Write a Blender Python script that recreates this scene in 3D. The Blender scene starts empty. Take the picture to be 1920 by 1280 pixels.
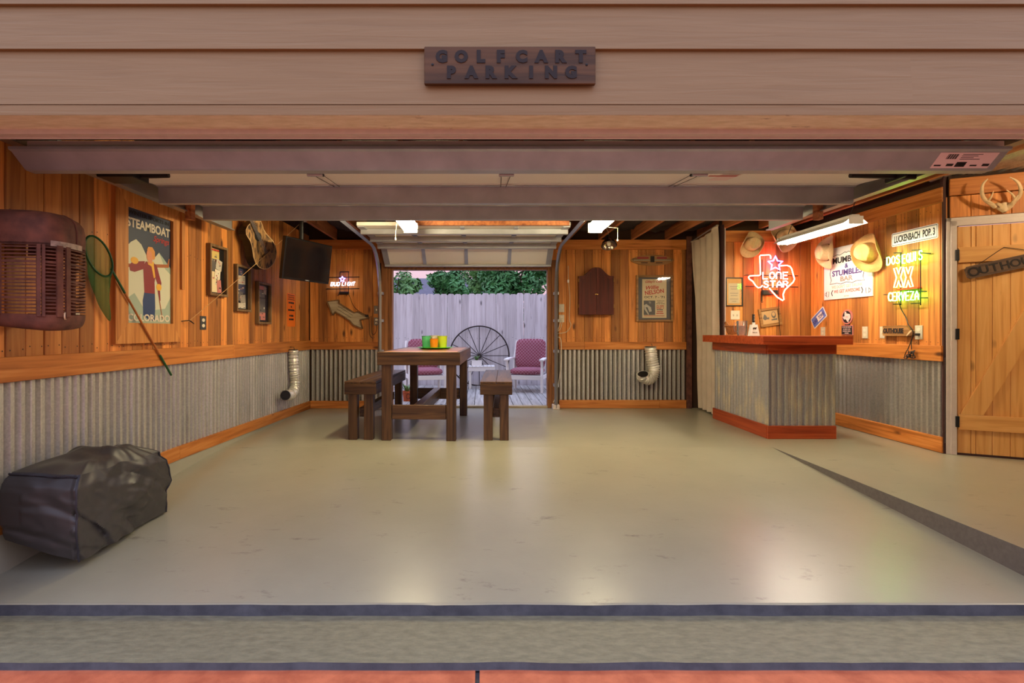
import bpy, bmesh, math, random
from mathutils import Vector, Matrix, noise
random.seed(7)
C = bpy.context.scene.collection
PI = math.pi
R = math.radians
# ------------------------------------------------------------------ camera, sky, exposure
F, CX, CY, EYE = 1000.0, 905.0, 620.0, 1.15
cam_d = bpy.data.cameras.new('camera'); cam = bpy.data.objects.new('camera', cam_d); C.objects.link(cam)
cam.location = (0, 0, EYE); cam.rotation_euler = (R(90), 0, 0)
cam_d.sensor_width = 36; cam_d.lens = 36 * F / 1920
cam_d.shift_x = (960 - CX) / 1920; cam_d.shift_y = -(640 - CY) / 1920
cam_d.clip_start = .05; cam_d.clip_end = 300
scene = bpy.context.scene; scene.camera = cam
vs = scene.view_settings
vs.view_transform = 'Standard'; vs.look = 'None'; vs.exposure = 0.0; vs.gamma = 1.0; vs.use_curve_mapping = False
SKY_STRENGTH = 2.3
LAMP_STRENGTH = 74.0
ALCOVE_LAMP_STRENGTH = 420.0
BAR_LAMP_STRENGTH = 88.0
w = bpy.data.worlds.new('dusk_sky'); scene.world = w; w.use_nodes = True
nt = w.node_tree; nt.nodes.clear()
_o = nt.nodes.new('ShaderNodeOutputWorld'); _b = nt.nodes.new('ShaderNodeBackground')
_t = nt.nodes.new('ShaderNodeTexCoord'); _s = nt.nodes.new('ShaderNodeSeparateXYZ'); _r = nt.nodes.new('ShaderNodeValToRGB')
nt.links.new(_t.outputs['Generated'], _s.inputs[0]); nt.links.new(_s.outputs['Z'], _r.inputs[0])
cr = _r.color_ramp
cr.elements[0].position = 0.0; cr.elements[0].color = (.34, .22, .25, 1)
cr.elements[1].position = 1.0; cr.elements[1].color = (.60, .71, 1.10, 1)
e = cr.elements.new(.12); e.color = (.42, .29, .34, 1)
e = cr.elements.new(.35); e.color = (.68, .60, .74, 1)
e = cr.elements.new(.7); e.color = (.66, .72, 1.04, 1)
nt.links.new(_r.outputs[0], _b.inputs[0]); _b.inputs[1].default_value = SKY_STRENGTH
nt.links.new(_b.outputs[0], _o.inputs[0])

# ------------------------------------------------------------------ materials
MATS = {}
def srgb(r, g, b):
    f = lambda c: ((c/255+.055)/1.055)**2.4 if c/255 > .04045 else c/255/12.92
    return (f(r), f(g), f(b), 1)
def newmat(name):
    m = bpy.data.materials.new(name); m.use_nodes = True; MATS[name] = m
    return m, m.node_tree, m.node_tree.nodes['Principled BSDF']
def plain(name, col, rough=.6, metal=0, spec=.5, noise_amt=0, noise_scale=8, bump=0, trans=0):
    m, t, p = newmat(name)
    p.inputs['Base Color'].default_value = col; p.inputs['Roughness'].default_value = rough
    p.inputs['Metallic'].default_value = metal; p.inputs['Specular IOR Level'].default_value = spec
    p.inputs['Transmission Weight'].default_value = trans
    if noise_amt or bump:
        tc = t.nodes.new('ShaderNodeTexCoord'); n = t.nodes.new('ShaderNodeTexNoise')
        n.inputs['Scale'].default_value = noise_scale; n.inputs['Detail'].default_value = 6
        t.links.new(tc.outputs['Object'], n.inputs['Vector'])
        if noise_amt:
            r = t.nodes.new('ShaderNodeValToRGB')
            a = 1 - noise_amt
            r.color_ramp.elements[0].color = (col[0]*a, col[1]*a, col[2]*a, 1)
            r.color_ramp.elements[1].color = tuple(min(1, c*(1+noise_amt)) for c in col[:3]) + (1,)
            r.color_ramp.elements[0].position = .3; r.color_ramp.elements[1].position = .7
            t.links.new(n.outputs[0], r.inputs[0]); t.links.new(r.outputs[0], p.inputs['Base Color'])
        if bump:
            b = t.nodes.new('ShaderNodeBump'); b.inputs['Strength'].default_value = bump; b.inputs['Distance'].default_value = .01
            t.links.new(n.outputs[0], b.inputs['Height']); t.links.new(b.outputs[0], p.inputs['Normal'])
    return m
def wood(name, dark, mid, light, axis='Z', rough=.55, knots=True, tone=.35, bump=.25, grain=1.0, spec=.35):
    """tone varies per object; grain runs along the given local axis"""
    m, t, p = newmat(name)
    N, L = t.nodes.new, t.links.new
    tc = N('ShaderNodeTexCoord'); oi = N('ShaderNodeObjectInfo')
    mul = N('ShaderNodeMath'); mul.operation = 'MULTIPLY'; mul.inputs[1].default_value = 37.0
    L(oi.outputs['Random'], mul.inputs[0])
    add = N('ShaderNodeVectorMath'); add.operation = 'ADD'
    L(tc.outputs['Object'], add.inputs[0]); L(mul.outputs[0], add.inputs[1])
    mp = N('ShaderNodeMapping'); L(add.outputs[0], mp.inputs[0])
    s = {'X': (1.3, 26, 26), 'Y': (26, 1.3, 26), 'Z': (26, 26, 1.3)}[axis]
    mp.inputs['Scale'].default_value = tuple(k*grain for k in s)
    n1 = N('ShaderNodeTexNoise'); n1.inputs['Scale'].default_value = 1; n1.inputs['Detail'].default_value = 6; n1.inputs['Distortion'].default_value = .8
    L(mp.outputs[0], n1.inputs['Vector'])
    ramp = N('ShaderNodeValToRGB'); c = ramp.color_ramp
    c.elements[0].position = .28; c.elements[0].color = dark; c.elements[1].position = .74; c.elements[1].color = light
    e = c.elements.new(.5); e.color = mid
    L(n1.outputs[0], ramp.inputs[0])
    # per board tone
    wn = N('ShaderNodeTexWhiteNoise'); wn.noise_dimensions = '1D'; L(oi.outputs['Random'], wn.inputs['W'])
    mr = N('ShaderNodeMapRange'); mr.inputs['To Min'].default_value = 1-tone; mr.inputs['To Max'].default_value = 1+tone*.75
    L(wn.outputs['Value'], mr.inputs['Value'])
    hs = N('ShaderNodeHueSaturation'); L(mr.outputs[0], hs.inputs['Value']); L(ramp.outputs[0], hs.inputs['Color'])
    out = hs.outputs[0]
    if knots:
        mp2 = N('ShaderNodeMapping'); L(add.outputs[0], mp2.inputs[0])
        k = {'X': (2.0, 5, 5), 'Y': (5, 2.0, 5), 'Z': (5, 5, 2.0)}[axis]
        mp2.inputs['Scale'].default_value = k
        v = N('ShaderNodeTexVoronoi'); v.inputs['Scale'].default_value = 1; v.inputs['Randomness'].default_value = 1
        nz = N('ShaderNodeTexNoise'); nz.inputs['Scale'].default_value = 3
        L(mp2.outputs[0], nz.inputs['Vector'])
        mx0 = N('ShaderNodeMix'); mx0.data_type = 'VECTOR'; mx0.inputs[0].default_value = .06
        L(mp2.outputs[0], mx0.inputs[4]); L(nz.outputs['Color'], mx0.inputs[5]); L(mx0.outputs[1], v.inputs['Vector'])
        rk = N('ShaderNodeValToRGB'); rk.color_ramp.elements[0].position = .05; rk.color_ramp.elements[0].color = (1, 1, 1, 1)
        rk.color_ramp.elements[1].position = .13; rk.color_ramp.elements[1].color = (0, 0, 0, 1)
        L(v.outputs['Distance'], rk.inputs[0])
        mx = N('ShaderNodeMix'); mx.data_type = 'RGBA'; L(rk.outputs[0], mx.inputs[0]); L(out, mx.inputs[6])
        mx.inputs[7].default_value = tuple(q*.35 for q in dark[:3]) + (1,)
        out = mx.outputs[2]
    L(out, p.inputs['Base Color'])
    p.inputs['Roughness'].default_value = rough; p.inputs['Specular IOR Level'].default_value = spec
    b = N('ShaderNodeBump'); b.inputs['Strength'].default_value = bump; b.inputs['Distance'].default_value = .004
    L(n1.outputs[0], b.inputs['Height']); L(b.outputs[0], p.inputs['Normal'])
    return m
def glow(name, col, strength):
    m, t, p = newmat(name)
    p.inputs['Base Color'].default_value = (.8, .8, .8, 1)
    p.inputs['Emission Color'].default_value = col; p.inputs['Emission Strength'].default_value = strength
    return m
def metal_sheet(name, col, rough, stain, stain_col, metal=.75):
    m, t, p = newmat(name); N, L = t.nodes.new, t.links.new
    tc = N('ShaderNodeTexCoord'); mp = N('ShaderNodeMapping'); mp.inputs['Scale'].default_value = (7, 7, 1.6)
    L(tc.outputs['Object'], mp.inputs[0])
    n = N('ShaderNodeTexNoise'); n.inputs['Scale'].default_value = 1.4; n.inputs['Detail'].default_value = 5; L(mp.outputs[0], n.inputs['Vector'])
    r = N('ShaderNodeValToRGB'); r.color_ramp.elements[0].position = .5 - .0; r.color_ramp.elements[1].position = .68
    r.color_ramp.elements[0].color = col; r.color_ramp.elements[1].color = tuple(col[i]*(1-stain)+stain_col[i]*stain for i in range(3)) + (1,)
    L(n.outputs[0], r.inputs[0])
    v = N('ShaderNodeTexVoronoi'); v.inputs['Scale'].default_value = 90; L(tc.outputs['Object'], v.inputs['Vector'])
    mr = N('ShaderNodeMapRange'); mr.inputs['To Min'].default_value = .85; mr.inputs['To Max'].default_value = 1.1; L(v.outputs['Color'], mr.inputs['Value'])
    hs = N('ShaderNodeHueSaturation'); L(mr.outputs[0], hs.inputs['Value']); L(r.outputs[0], hs.inputs['Color'])
    L(hs.outputs[0], p.inputs['Base Color']); p.inputs['Metallic'].default_value = metal
    rr = N('ShaderNodeMapRange'); rr.inputs['To Min'].default_value = rough-.07; rr.inputs['To Max'].default_value = rough+.12
    L(n.outputs[0], rr.inputs['Value']); L(rr.outputs[0], p.inputs['Roughness'])
    return m
def concrete(name, a, b_, rough, scale, wear=None, bump=.3, stretch=(1, 1, 1)):
    m, t, p = newmat(name); N, L = t.nodes.new, t.links.new
    tc = N('ShaderNodeTexCoord'); mp = N('ShaderNodeMapping'); mp.inputs['Scale'].default_value = stretch; L(tc.outputs['Object'], mp.inputs[0])
    n = N('ShaderNodeTexNoise'); n.inputs['Scale'].default_value = scale; n.inputs['Detail'].default_value = 8; n.inputs['Roughness'].default_value = .6
    L(mp.outputs[0], n.inputs['Vector'])
    r = N('ShaderNodeValToRGB'); r.color_ramp.elements[0].position = .35; r.color_ramp.elements[1].position = .65
    r.color_ramp.elements[0].color = a; r.color_ramp.elements[1].color = b_; L(n.outputs[0], r.inputs[0])
    out = r.outputs[0]
    if wear:
        n2 = N('ShaderNodeTexNoise'); n2.inputs['Scale'].default_value = wear[1]; n2.inputs['Detail'].default_value = 10; n2.inputs['Roughness'].default_value = .72
        mp2 = N('ShaderNodeMapping'); mp2.inputs['Scale'].default_value = (1, 2.2, 1); L(tc.outputs['Object'], mp2.inputs[0]); L(mp2.outputs[0], n2.inputs['Vector'])
        r2 = N('ShaderNodeValToRGB'); r2.color_ramp.elements[0].position = wear[2]; r2.color_ramp.elements[1].position = wear[2]+.12
        L(n2.outputs[0], r2.inputs[0])
        mx = N('ShaderNodeMix'); mx.data_type = 'RGBA'; L(r2.outputs[0], mx.inputs[0]); L(out, mx.inputs[6]); mx.inputs[7].default_value = wear[0]
        out = mx.outputs[2]
    L(out, p.inputs['Base Color'])
    p.inputs['Roughness'].default_value = rough
    nb = N('ShaderNodeTexNoise'); nb.inputs['Scale'].default_value = 45; nb.inputs['Detail'].default_value = 6; L(mp.outputs[0], nb.inputs['Vector'])
    b = N('ShaderNodeBump'); b.inputs['Strength'].default_value = bump; b.inputs['Distance'].default_value = .004
    L(nb.outputs[0], b.inputs['Height']); L(b.outputs[0], p.inputs['Normal'])
    return m

wood('wall_wood', srgb(152, 90, 38), srgb(194, 122, 56), srgb(218, 150, 76), 'Z', tone=.52)
wood('rail_wood', srgb(150, 84, 30), srgb(196, 120, 52), srgb(216, 146, 76), 'X', tone=.2)
wood('frame_wood', srgb(165, 98, 42), srgb(205, 135, 66), srgb(222, 158, 88), 'Z', tone=.12)
wood('joist_wood', srgb(120, 66, 34), srgb(170, 104, 60), srgb(190, 126, 80), 'Y', tone=.2)
wood('dark_wood', srgb(46, 30, 15), srgb(84, 58, 32), srgb(114, 82, 48), 'X', tone=.2, rough=.42)
wood('dark_wood_z', srgb(46, 30, 15), srgb(84, 58, 32), srgb(114, 82, 48), 'Z', tone=.2, rough=.42)
wood('dark_wood_y', srgb(46, 30, 15), srgb(84, 58, 32), srgb(114, 82, 48), 'Y', tone=.2, rough=.42)
wood('bar_wood', srgb(128, 46, 20), srgb(166, 68, 32), srgb(190, 90, 44), 'X', tone=.12, knots=False, rough=.35)
wood('bar_wood_y', srgb(128, 46, 20), srgb(166, 68, 32), srgb(190, 90, 44), 'Y', tone=.12, knots=False, rough=.35)
wood('door_wood', srgb(206, 144, 74), srgb(226, 168, 96), srgb(236, 184, 114), 'Z', tone=.1)
wood('door_wood_x', srgb(206, 144, 74), srgb(226, 168, 96), srgb(236, 184, 114), 'X', tone=.1)
wood('casing_wood', srgb(96, 58, 30), srgb(140, 90, 48), srgb(166, 112, 64), 'Z', tone=.12)
wood('fence_wood', srgb(178, 170, 172), srgb(204, 198, 200), srgb(216, 212, 214), 'Z', tone=.14, rough=.8)
wood('deck_wood', srgb(130, 126, 122), srgb(164, 160, 156), srgb(188, 184, 180), 'Y', tone=.12, rough=.75)
wood('weathered_wood', srgb(140, 124, 98), srgb(184, 168, 138), srgb(208, 194, 164), 'X', tone=.15, rough=.8, knots=False)
wood('box_wood', srgb(84, 60, 36), srgb(120, 92, 60), srgb(146, 116, 80), 'Z', tone=.1, knots=False)
wood('sign_wood', srgb(54, 36, 16), srgb(86, 58, 30), srgb(104, 72, 40), 'X', tone=.05, knots=False)
wood('plaque_wood', srgb(96, 66, 36), srgb(146, 104, 58), srgb(176, 132, 78), 'X', tone=.05, knots=False)
wood('cherry_wood', srgb(56, 20, 12), srgb(84, 32, 20), srgb(98, 40, 26), 'Z', tone=.05, knots=False, rough=.4)
wood('grey_sign_wood', srgb(60, 40, 28), srgb(88, 64, 46), srgb(110, 84, 62), 'X', tone=.05, knots=False)
for nm, c in (('slat_a', (150, 96, 52)), ('slat_b', (196, 150, 92)), ('slat_c', (168, 80, 50)), ('slat_d', (120, 84, 60)), ('slat_e', (204, 120, 62))):
    wood('table_'+nm, srgb(*[int(k*.75) for k in c]), srgb(*c), srgb(*[min(255, int(k*1.12)) for k in c]), 'X', tone=.06, knots=False, rough=.3)
metal_sheet('galvanised', srgb(196, 194, 184), .45, .5, srgb(164, 160, 148)[:3], metal=.65)
metal_sheet('weathered_galv', srgb(166, 164, 156), .5, .85, srgb(206, 194, 156)[:3], metal=.4)
plain('steel', srgb(176, 178, 184), .45, .55, noise_amt=.12, noise_scale=6)
plain('track_steel', srgb(150, 148, 146), .4, .7)
plain('foil', srgb(232, 228, 216), .38, .55)
plain('black_metal', srgb(28, 26, 26), .5, .3)
plain('black_wire', srgb(24, 20, 20), .6)
plain('iron', srgb(44, 32, 28), .7, .2, noise_amt=.25, noise_scale=30)
plain('dark_lumber', srgb(62, 34, 30), .8)
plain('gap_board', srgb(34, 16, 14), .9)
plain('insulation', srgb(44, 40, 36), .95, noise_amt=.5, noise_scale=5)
plain('wall_backing', srgb(60, 38, 20), .9)
plain('siding', srgb(142, 117, 86), .6, noise_amt=.05, noise_scale=3)
wood('siding_board', srgb(138, 113, 76), srgb(143, 118, 80), srgb(148, 123, 85), 'X', tone=.02, knots=False, bump=.5, grain=1.6)
concrete('soffit_paint', srgb(216, 204, 168), srgb(238, 228, 200), .7, 20, wear=(srgb(120, 98, 72), 9, .62), stretch=(.5, 2, 2))
plain('door_panel', srgb(240, 236, 226), .5)
plain('white_paint', srgb(226, 222, 218), .5)
plain('white_casing', srgb(206, 192, 180), .5, noise_amt=.05, noise_scale=20)
concrete('painted_floor', srgb(150, 147, 128), srgb(158, 155, 135), .3, 1.6, wear=(srgb(110, 104, 92), 3.6, .60), bump=.10)
concrete('apron', srgb(112, 108, 86), srgb(134, 130, 104), .6, 14, wear=(srgb(84, 78, 66), 5, .66), bump=.6, stretch=(1, 2.5, 1))
concrete('riser_paint', srgb(56, 58, 64), srgb(74, 76, 80), .7, 12, bump=.5)
concrete('red_concrete', srgb(176, 90, 58), srgb(206, 116, 78), .7, 10, wear=(srgb(120, 62, 46), 6, .66), bump=.7)
plain('ramp_face', srgb(104, 98, 90), .7, noise_amt=.12, noise_scale=40)
plain('cover_fabric', srgb(58, 56, 54), .42, noise_amt=.12, noise_scale=3, bump=.2)
plain('cover_piping', srgb(40, 40, 46), .5)
plain('rust', srgb(100, 58, 42), .75, .0, noise_amt=.45, noise_scale=14, bump=.4)
plain('rust_light', srgb(150, 132, 120), .6, .3, noise_amt=.35, noise_scale=40)
def netmat():
    m, t, p = newmat('green_net'); N, L = t.nodes.new, t.links.new
    p.inputs['Base Color'].default_value = srgb(40, 110, 42); p.inputs['Roughness'].default_value = .8
    p.inputs['Alpha'].default_value = .55
netmat()
plain('green_paint', srgb(24, 82, 40), .4)
plain('cane', srgb(176, 104, 44), .45, noise_amt=.2, noise_scale=30)
plain('black', srgb(16, 15, 16), .4)
plain('tv_bezel', srgb(12, 12, 14), .25)
plain('tv_screen', srgb(10, 11, 16), .10, spec=1.0)
plain('off_white', srgb(226, 214, 190), .5)
plain('cream_paper', srgb(226, 206, 164), .7)
plain('white', srgb(236, 234, 230), .5)
plain('ink', srgb(24, 20, 22), .6)
plain('ink_red', srgb(190, 44, 34), .6)
plain('ink_brown', srgb(30, 18, 12), .7)
plain('ink_blue', srgb(64, 52, 120), .6)
plain('caution_orange', srgb(238, 116, 24), .5)
plain('brass', srgb(190, 150, 80), .3, .9)
plain('chrome', srgb(200, 196, 190), .18, 1.0)
plain('lamp_metal', srgb(150, 140, 130), .22, 1.0)
plain('fixture_white', srgb(226, 222, 212), .5)
plain('canvas', srgb(196, 180, 158), .9, noise_amt=.08, noise_scale=6, bump=.2)
plain('bone', srgb(222, 192, 146), .5, noise_amt=.12, noise_scale=20)
plain('hat_straw', srgb(226, 196, 150), .75, noise_amt=.08, noise_scale=60, bump=.3)
plain('hat_tan', srgb(206, 160, 96), .75, noise_amt=.1, noise_scale=60, bump=.3)
plain('hat_dark', srgb(120, 84, 54), .7)
plain('wicker', srgb(150, 92, 46), .6, noise_amt=.3, noise_scale=60, bump=.6)
def thin_glass(name, tint, gloss, body):
    m, t, p = newmat(name); N, L = t.nodes.new, t.links.new
    tr = N('ShaderNodeBsdfTransparent'); tr.inputs[0].default_value = tint
    gl = N('ShaderNodeBsdfGlossy'); gl.inputs['Roughness'].default_value = .04
    fr = N('ShaderNodeFresnel'); fr.inputs[0].default_value = 1.45
    mu = N('ShaderNodeMath'); mu.operation = 'MULTIPLY'; mu.inputs[1].default_value = gloss; L(fr.outputs[0], mu.inputs[0])
    m1 = N('ShaderNodeMixShader'); L(mu.outputs[0], m1.inputs[0]); L(tr.outputs[0], m1.inputs[1]); L(gl.outputs[0], m1.inputs[2])
    df = N('ShaderNodeBsdfDiffuse'); df.inputs[0].default_value = (.8, .78, .78, 1)
    m2 = N('ShaderNodeMixShader'); m2.inputs[0].default_value = body; L(m1.outputs[0], m2.inputs[1]); L(df.outputs[0], m2.inputs[2])
    L(m2.outputs[0], t.nodes['Material Output'].inputs['Surface'])
thin_glass('clear_plastic', (.95, .94, .94, 1), 1.0, .10)
thin_glass('pane_glass', (.98, .98, .98, 1), .9, 0)
plain('cup_green', srgb(96, 200, 140), .25, trans=.25)
plain('cup_orange', srgb(248, 150, 24), .25, trans=.2)
plain('cup_white', srgb(240, 226, 200), .3, trans=.3)
plain('cup_yellow', srgb(214, 232, 60), .25, trans=.25)
plain('tray_green', srgb(64, 204, 30), .3)
plain('terracotta', srgb(176, 82, 44), .7)
plain('plant_green', srgb(96, 130, 72), .5, noise_amt=.2, noise_scale=20)
plain('soil', srgb(50, 36, 26), .95)
plain('cord_white', srgb(214, 200, 170), .5)
plain('rope', srgb(190, 150, 100), .8)
plain('roof_shingle', srgb(92, 90, 104), .9, noise_amt=.15, noise_scale=6)
plain('house_wall', srgb(150, 130, 120), .8)
plain('lawn', srgb(66, 86, 40), .95, noise_amt=.3, noise_scale=3)
plain('bark', srgb(70, 54, 40), .9, noise_amt=.3, noise_scale=10)
plain('leaf_dark', srgb(72, 128, 70), .6, noise_amt=.35, noise_scale=2.5)
plain('leaf_mid', srgb(104, 150, 88), .6, noise_amt=.35, noise_scale=2.5)
plain('sky_print', srgb(44, 54, 78), .5)
plain('snow_print', srgb(214, 214, 186), .5)
plain('snow_shade', srgb(164, 182, 160), .5)
plain('hair_print', srgb(226, 150, 60), .5)
plain('skin_print', srgb(224, 146, 100), .5)
plain('sweater_print', srgb(140, 32, 34), .5)
plain('trousers_print', srgb(40, 62, 108), .5)
plain('scarf_print', srgb(236, 178, 50), .5)
plain('ski_print', srgb(170, 96, 40), .5)
plain('photo_grey', srgb(96, 92, 88), .5)
plain('photo_mid', srgb(150, 140, 128), .5)
plain('photo_light', srgb(200, 190, 172), .5)
plain('photo_blue', srgb(60, 66, 92), .5)
plain('photo_pink', srgb(196, 120, 110), .5)
plain('photo_yellow', srgb(214, 190, 110), .5)
plain('sepia', srgb(206, 168, 116), .6)
plain('plate_blue', srgb(96, 120, 200), .4)
plain('switch_plate', srgb(206, 196, 172), .4)
plain('switch_grey', srgb(120, 112, 98), .4, .4)
plain('outlet_dark', srgb(56, 58, 56), .5)
plain('paper_orange', srgb(232, 176, 96), .6)
plain('pale_pink', srgb(236, 210, 206), .5)
def camo():
    m, t, p = newmat('camo'); N, L = t.nodes.new, t.links.new
    tc = N('ShaderNodeTexCoord'); n = N('ShaderNodeTexNoise'); n.inputs['Scale'].default_value = 14; n.inputs['Detail'].default_value = 6; n.inputs['Distortion'].default_value = 1.2
    mp = N('ShaderNodeMapping'); mp.inputs['Scale'].default_value = (1.6, 1, .6); L(tc.outputs['Object'], mp.inputs[0]); L(mp.outputs[0], n.inputs['Vector'])
    r = N('ShaderNodeValToRGB'); r.color_ramp.interpolation = 'EASE'
    r.color_ramp.elements[0].position = .36; r.color_ramp.elements[0].color = srgb(50, 36, 27); r.color_ramp.elements[1].position = .58; r.color_ramp.elements[1].color = srgb(190, 146, 92)
    e = r.color_ramp.elements.new(.46); e.color = srgb(130, 98, 68)
    L(n.outputs[0], r.inputs[0]); L(r.outputs[0], p.inputs['Base Color']); p.inputs['Roughness'].default_value = .4
camo()
def cushion():
    m, t, p = newmat('cushion'); N, L = t.nodes.new, t.links.new
    tc = N('ShaderNodeTexCoord'); mp = N('ShaderNodeMapping'); mp.inputs['Rotation'].default_value = (0, 0, R(45)); mp.inputs['Scale'].default_value = (22, 22, 22)
    sp = N('ShaderNodeSeparateXYZ'); cb = N('ShaderNodeCombineXYZ'); ad = N('ShaderNodeMath'); ad.operation = 'ADD'
    L(tc.outputs['Object'], sp.inputs[0]); L(sp.outputs['Y'], ad.inputs[0]); L(sp.outputs['Z'], ad.inputs[1])
    L(sp.outputs['X'], cb.inputs[0]); L(ad.outputs[0], cb.inputs[1]); L(cb.outputs[0], mp.inputs[0])
    w1 = N('ShaderNodeTexVoronoi'); w1.distance = 'CHEBYCHEV'; w1.inputs['Scale'].default_value = 1; w1.inputs['Randomness'].default_value = 0
    L(mp.outputs[0], w1.inputs['Vector'])
    r = N('ShaderNodeValToRGB'); r.color_ramp.interpolation = 'CONSTANT'
    r.color_ramp.elements[0].color = srgb(120, 22, 42); r.color_ramp.elements[1].position = .42; r.color_ramp.elements[1].color = srgb(186, 140, 156)
    e = r.color_ramp.elements.new(.17); e.color = srgb(186, 140, 156); e = r.color_ramp.elements.new(.22); e.color = srgb(120, 22, 42)
    L(w1.outputs['Distance'], r.inputs[0]); L(r.outputs[0], p.inputs['Base Color']); p.inputs['Roughness'].default_value = .9
cushion()
glow('lamp_glow', (1, .84, .50, 1), LAMP_STRENGTH)
glow('bar_lamp_glow', (1, .86, .66, 1), BAR_LAMP_STRENGTH)
glow('alcove_glow', (1, .78, .50, 1), ALCOVE_LAMP_STRENGTH)
glow('neon_red', (1, .09, .05, 1), 24)
glow('neon_blue', (.16, .12, 1, 1), 16)
glow('neon_white', (.72, .78, 1, 1), 6)
glow('neon_green', (.05, 1, .07, 1), 20)
glow('neon_orange', (1, .26, .08, 1), 9)
plain('neon_off', srgb(40, 36, 40), .4)

# ------------------------------------------------------------------ mesh helpers
class MB:
    def __init__(s): s.v = []; s.f = []; s.m = []; s.mats = []
    def mi(s, mat):
        if mat not in s.mats: s.mats.append(mat)
        return s.mats.index(mat)
    def add(s, verts, faces, mat, M=None):
        o = len(s.v); k = s.mi(mat)
        s.v += [tuple(M @ Vector(p)) if M else tuple(p) for p in verts]
        for f in faces: s.f.append([i+o for i in f]); s.m.append(k)
        return s
    def box(s, x0, x1, y0, y1, z0, z1, mat, M=None):
        vs = [(x0,y0,z0),(x1,y0,z0),(x1,y1,z0),(x0,y1,z0),(x0,y0,z1),(x1,y0,z1),(x1,y1,z1),(x0,y1,z1)]
        return s.add(vs, [(0,3,2,1),(4,5,6,7),(0,1,5,4),(1,2,6,5),(2,3,7,6),(3,0,4,7)], mat, M)
    def cbox(s, x0, x1, y0, y1, z0, z1, mat, c=.004, M=None):
        """box with bevelled edges"""
        bm = bmesh.new(); vs = [bm.verts.new(p) for p in [(x0,y0,z0),(x1,y0,z0),(x1,y1,z0),(x0,y1,z0),(x0,y0,z1),(x1,y0,z1),(x1,y1,z1),(x0,y1,z1)]]
        for f in [(0,3,2,1),(4,5,6,7),(0,1,5,4),(1,2,6,5),(2,3,7,6),(3,0,4,7)]: bm.faces.new([vs[i] for i in f])
        bmesh.ops.bevel(bm, geom=bm.edges[:], offset=c, segments=1, affect='EDGES')
        bm.verts.index_update()
        s.add([v.co[:] for v in bm.verts], [[v.index for v in f.verts] for f in bm.faces], mat, M); bm.free()
        return s
    def prism(s, poly, y0, y1, mat, M=None):
        """outline in the XZ plane (counter clockwise seen from -Y), extruded from y0 (front) to y1"""
        n = len(poly)
        vs = [(x, y0, z) for x, z in poly] + [(x, y1, z) for x, z in poly]
        fs = [list(range(n)), list(range(2*n-1, n-1, -1))] + [((i+1) % n, i, i+n, (i+1) % n+n) for i in range(n)]
        return s.add(vs, fs, mat, M)
    def flat(s, poly, y, mat, M=None):
        return s.add([(x, y, z) for x, z in poly], [list(range(len(poly)))], mat, M)
    def rect(s, x0, x1, z0, z1, y, mat, M=None):
        return s.flat([(x0,z0),(x1,z0),(x1,z1),(x0,z1)], y, mat, M)
    def tube(s, pts, r, mat, n=6, closed=False, cap=True, rad=None):
        pts = [Vector(p) for p in pts]; N = len(pts); vs = []; up = None
        for i, p in enumerate(pts):
            if closed: t = (pts[(i+1) % N]-pts[i-1])
            else: t = pts[min(i+1, N-1)]-pts[max(i-1, 0)]
            if t.length < 1e-9: t = Vector((0,0,1))
            t.normalize()
            if up is None:
                up = Vector((0,0,1)) if abs(t.z) < .9 else Vector((1,0,0))
            a = up - t*up.dot(t)
            if a.length < 1e-5: a = t.orthogonal()
            a.normalize(); up = a; b = t.cross(a)
            rr = rad[i] if rad else r
            for k in range(n):
                g = 2*PI*k/n
                vs.append(p + a*math.cos(g)*rr + b*math.sin(g)*rr)
        fs = []
        for i in range(N if closed else N-1):
            j = (i+1) % N
            for k in range(n):
                l = (k+1) % n
                fs.append((i*n+k, i*n+l, j*n+l, j*n+k))
        if cap and not closed:
            fs.append(list(range(n-1, -1, -1))); fs.append([(N-1)*n+k for k in range(n)])
        return s.add(vs, fs, mat)
    def lathe(s, prof, mat, n=16, M=None, cap=False):
        vs = [(r*math.cos(2*PI*k/n), r*math.sin(2*PI*k/n), z) for r, z in prof for k in range(n)]
        fs = [(i*n+k, i*n+(k+1) % n, (i+1)*n+(k+1) % n, (i+1)*n+k) for i in range(len(prof)-1) for k in range(n)]
        if cap: fs += [list(range(n-1, -1, -1)), [(len(prof)-1)*n+k for k in range(n)]]
        return s.add(vs, fs, mat, M)
    def grid(s, nu, nv, fn, mat, closed_u=False):
        vs = [fn(i/(nu if closed_u else nu-1), j/(nv-1)) for j in range(nv) for i in range(nu)]
        fs = []
        for j in range(nv-1):
            for i in range(nu if closed_u else nu-1):
                k = (i+1) % nu
                fs.append((j*nu+i, j*nu+k, (j+1)*nu+k, (j+1)*nu+i))
        return s.add(vs, fs, mat)
    def mesh(s, name, smooth=0):
        me = bpy.data.meshes.new(name); me.from_pydata(s.v, [], s.f)
        for m in s.mats: me.materials.append(MATS[m])
        me.polygons.foreach_set('material_index', s.m)
        if smooth:
            me.polygons.foreach_set('use_smooth', [True]*len(s.f)); me.set_sharp_from_angle(angle=R(smooth))
        me.update()
        return me
    def build(s, name, parent=None, smooth=0, label=None, loc=None, rot=None):
        o = bpy.data.objects.new(name, s.mesh(name, smooth)); C.objects.link(o)
        if parent: o.parent = parent
        if label: o['label'] = label
        if loc: o.location = loc
        if rot: o.rotation_euler = rot
        return o
def tag(o, label, cat, group=None, kind=None):
    o['label'] = label; o['category'] = cat
    if group: o['group'] = group
    if kind: o['kind'] = kind
    return o
def thing(name, label, cat, loc=(0,0,0), rz=0, group=None, rot=None):
    o = bpy.data.objects.new(name, None); C.objects.link(o); o.empty_display_size = .1
    o.location = loc; o.rotation_euler = rot if rot else (0, 0, rz)
    return tag(o, label, cat, group)
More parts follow.
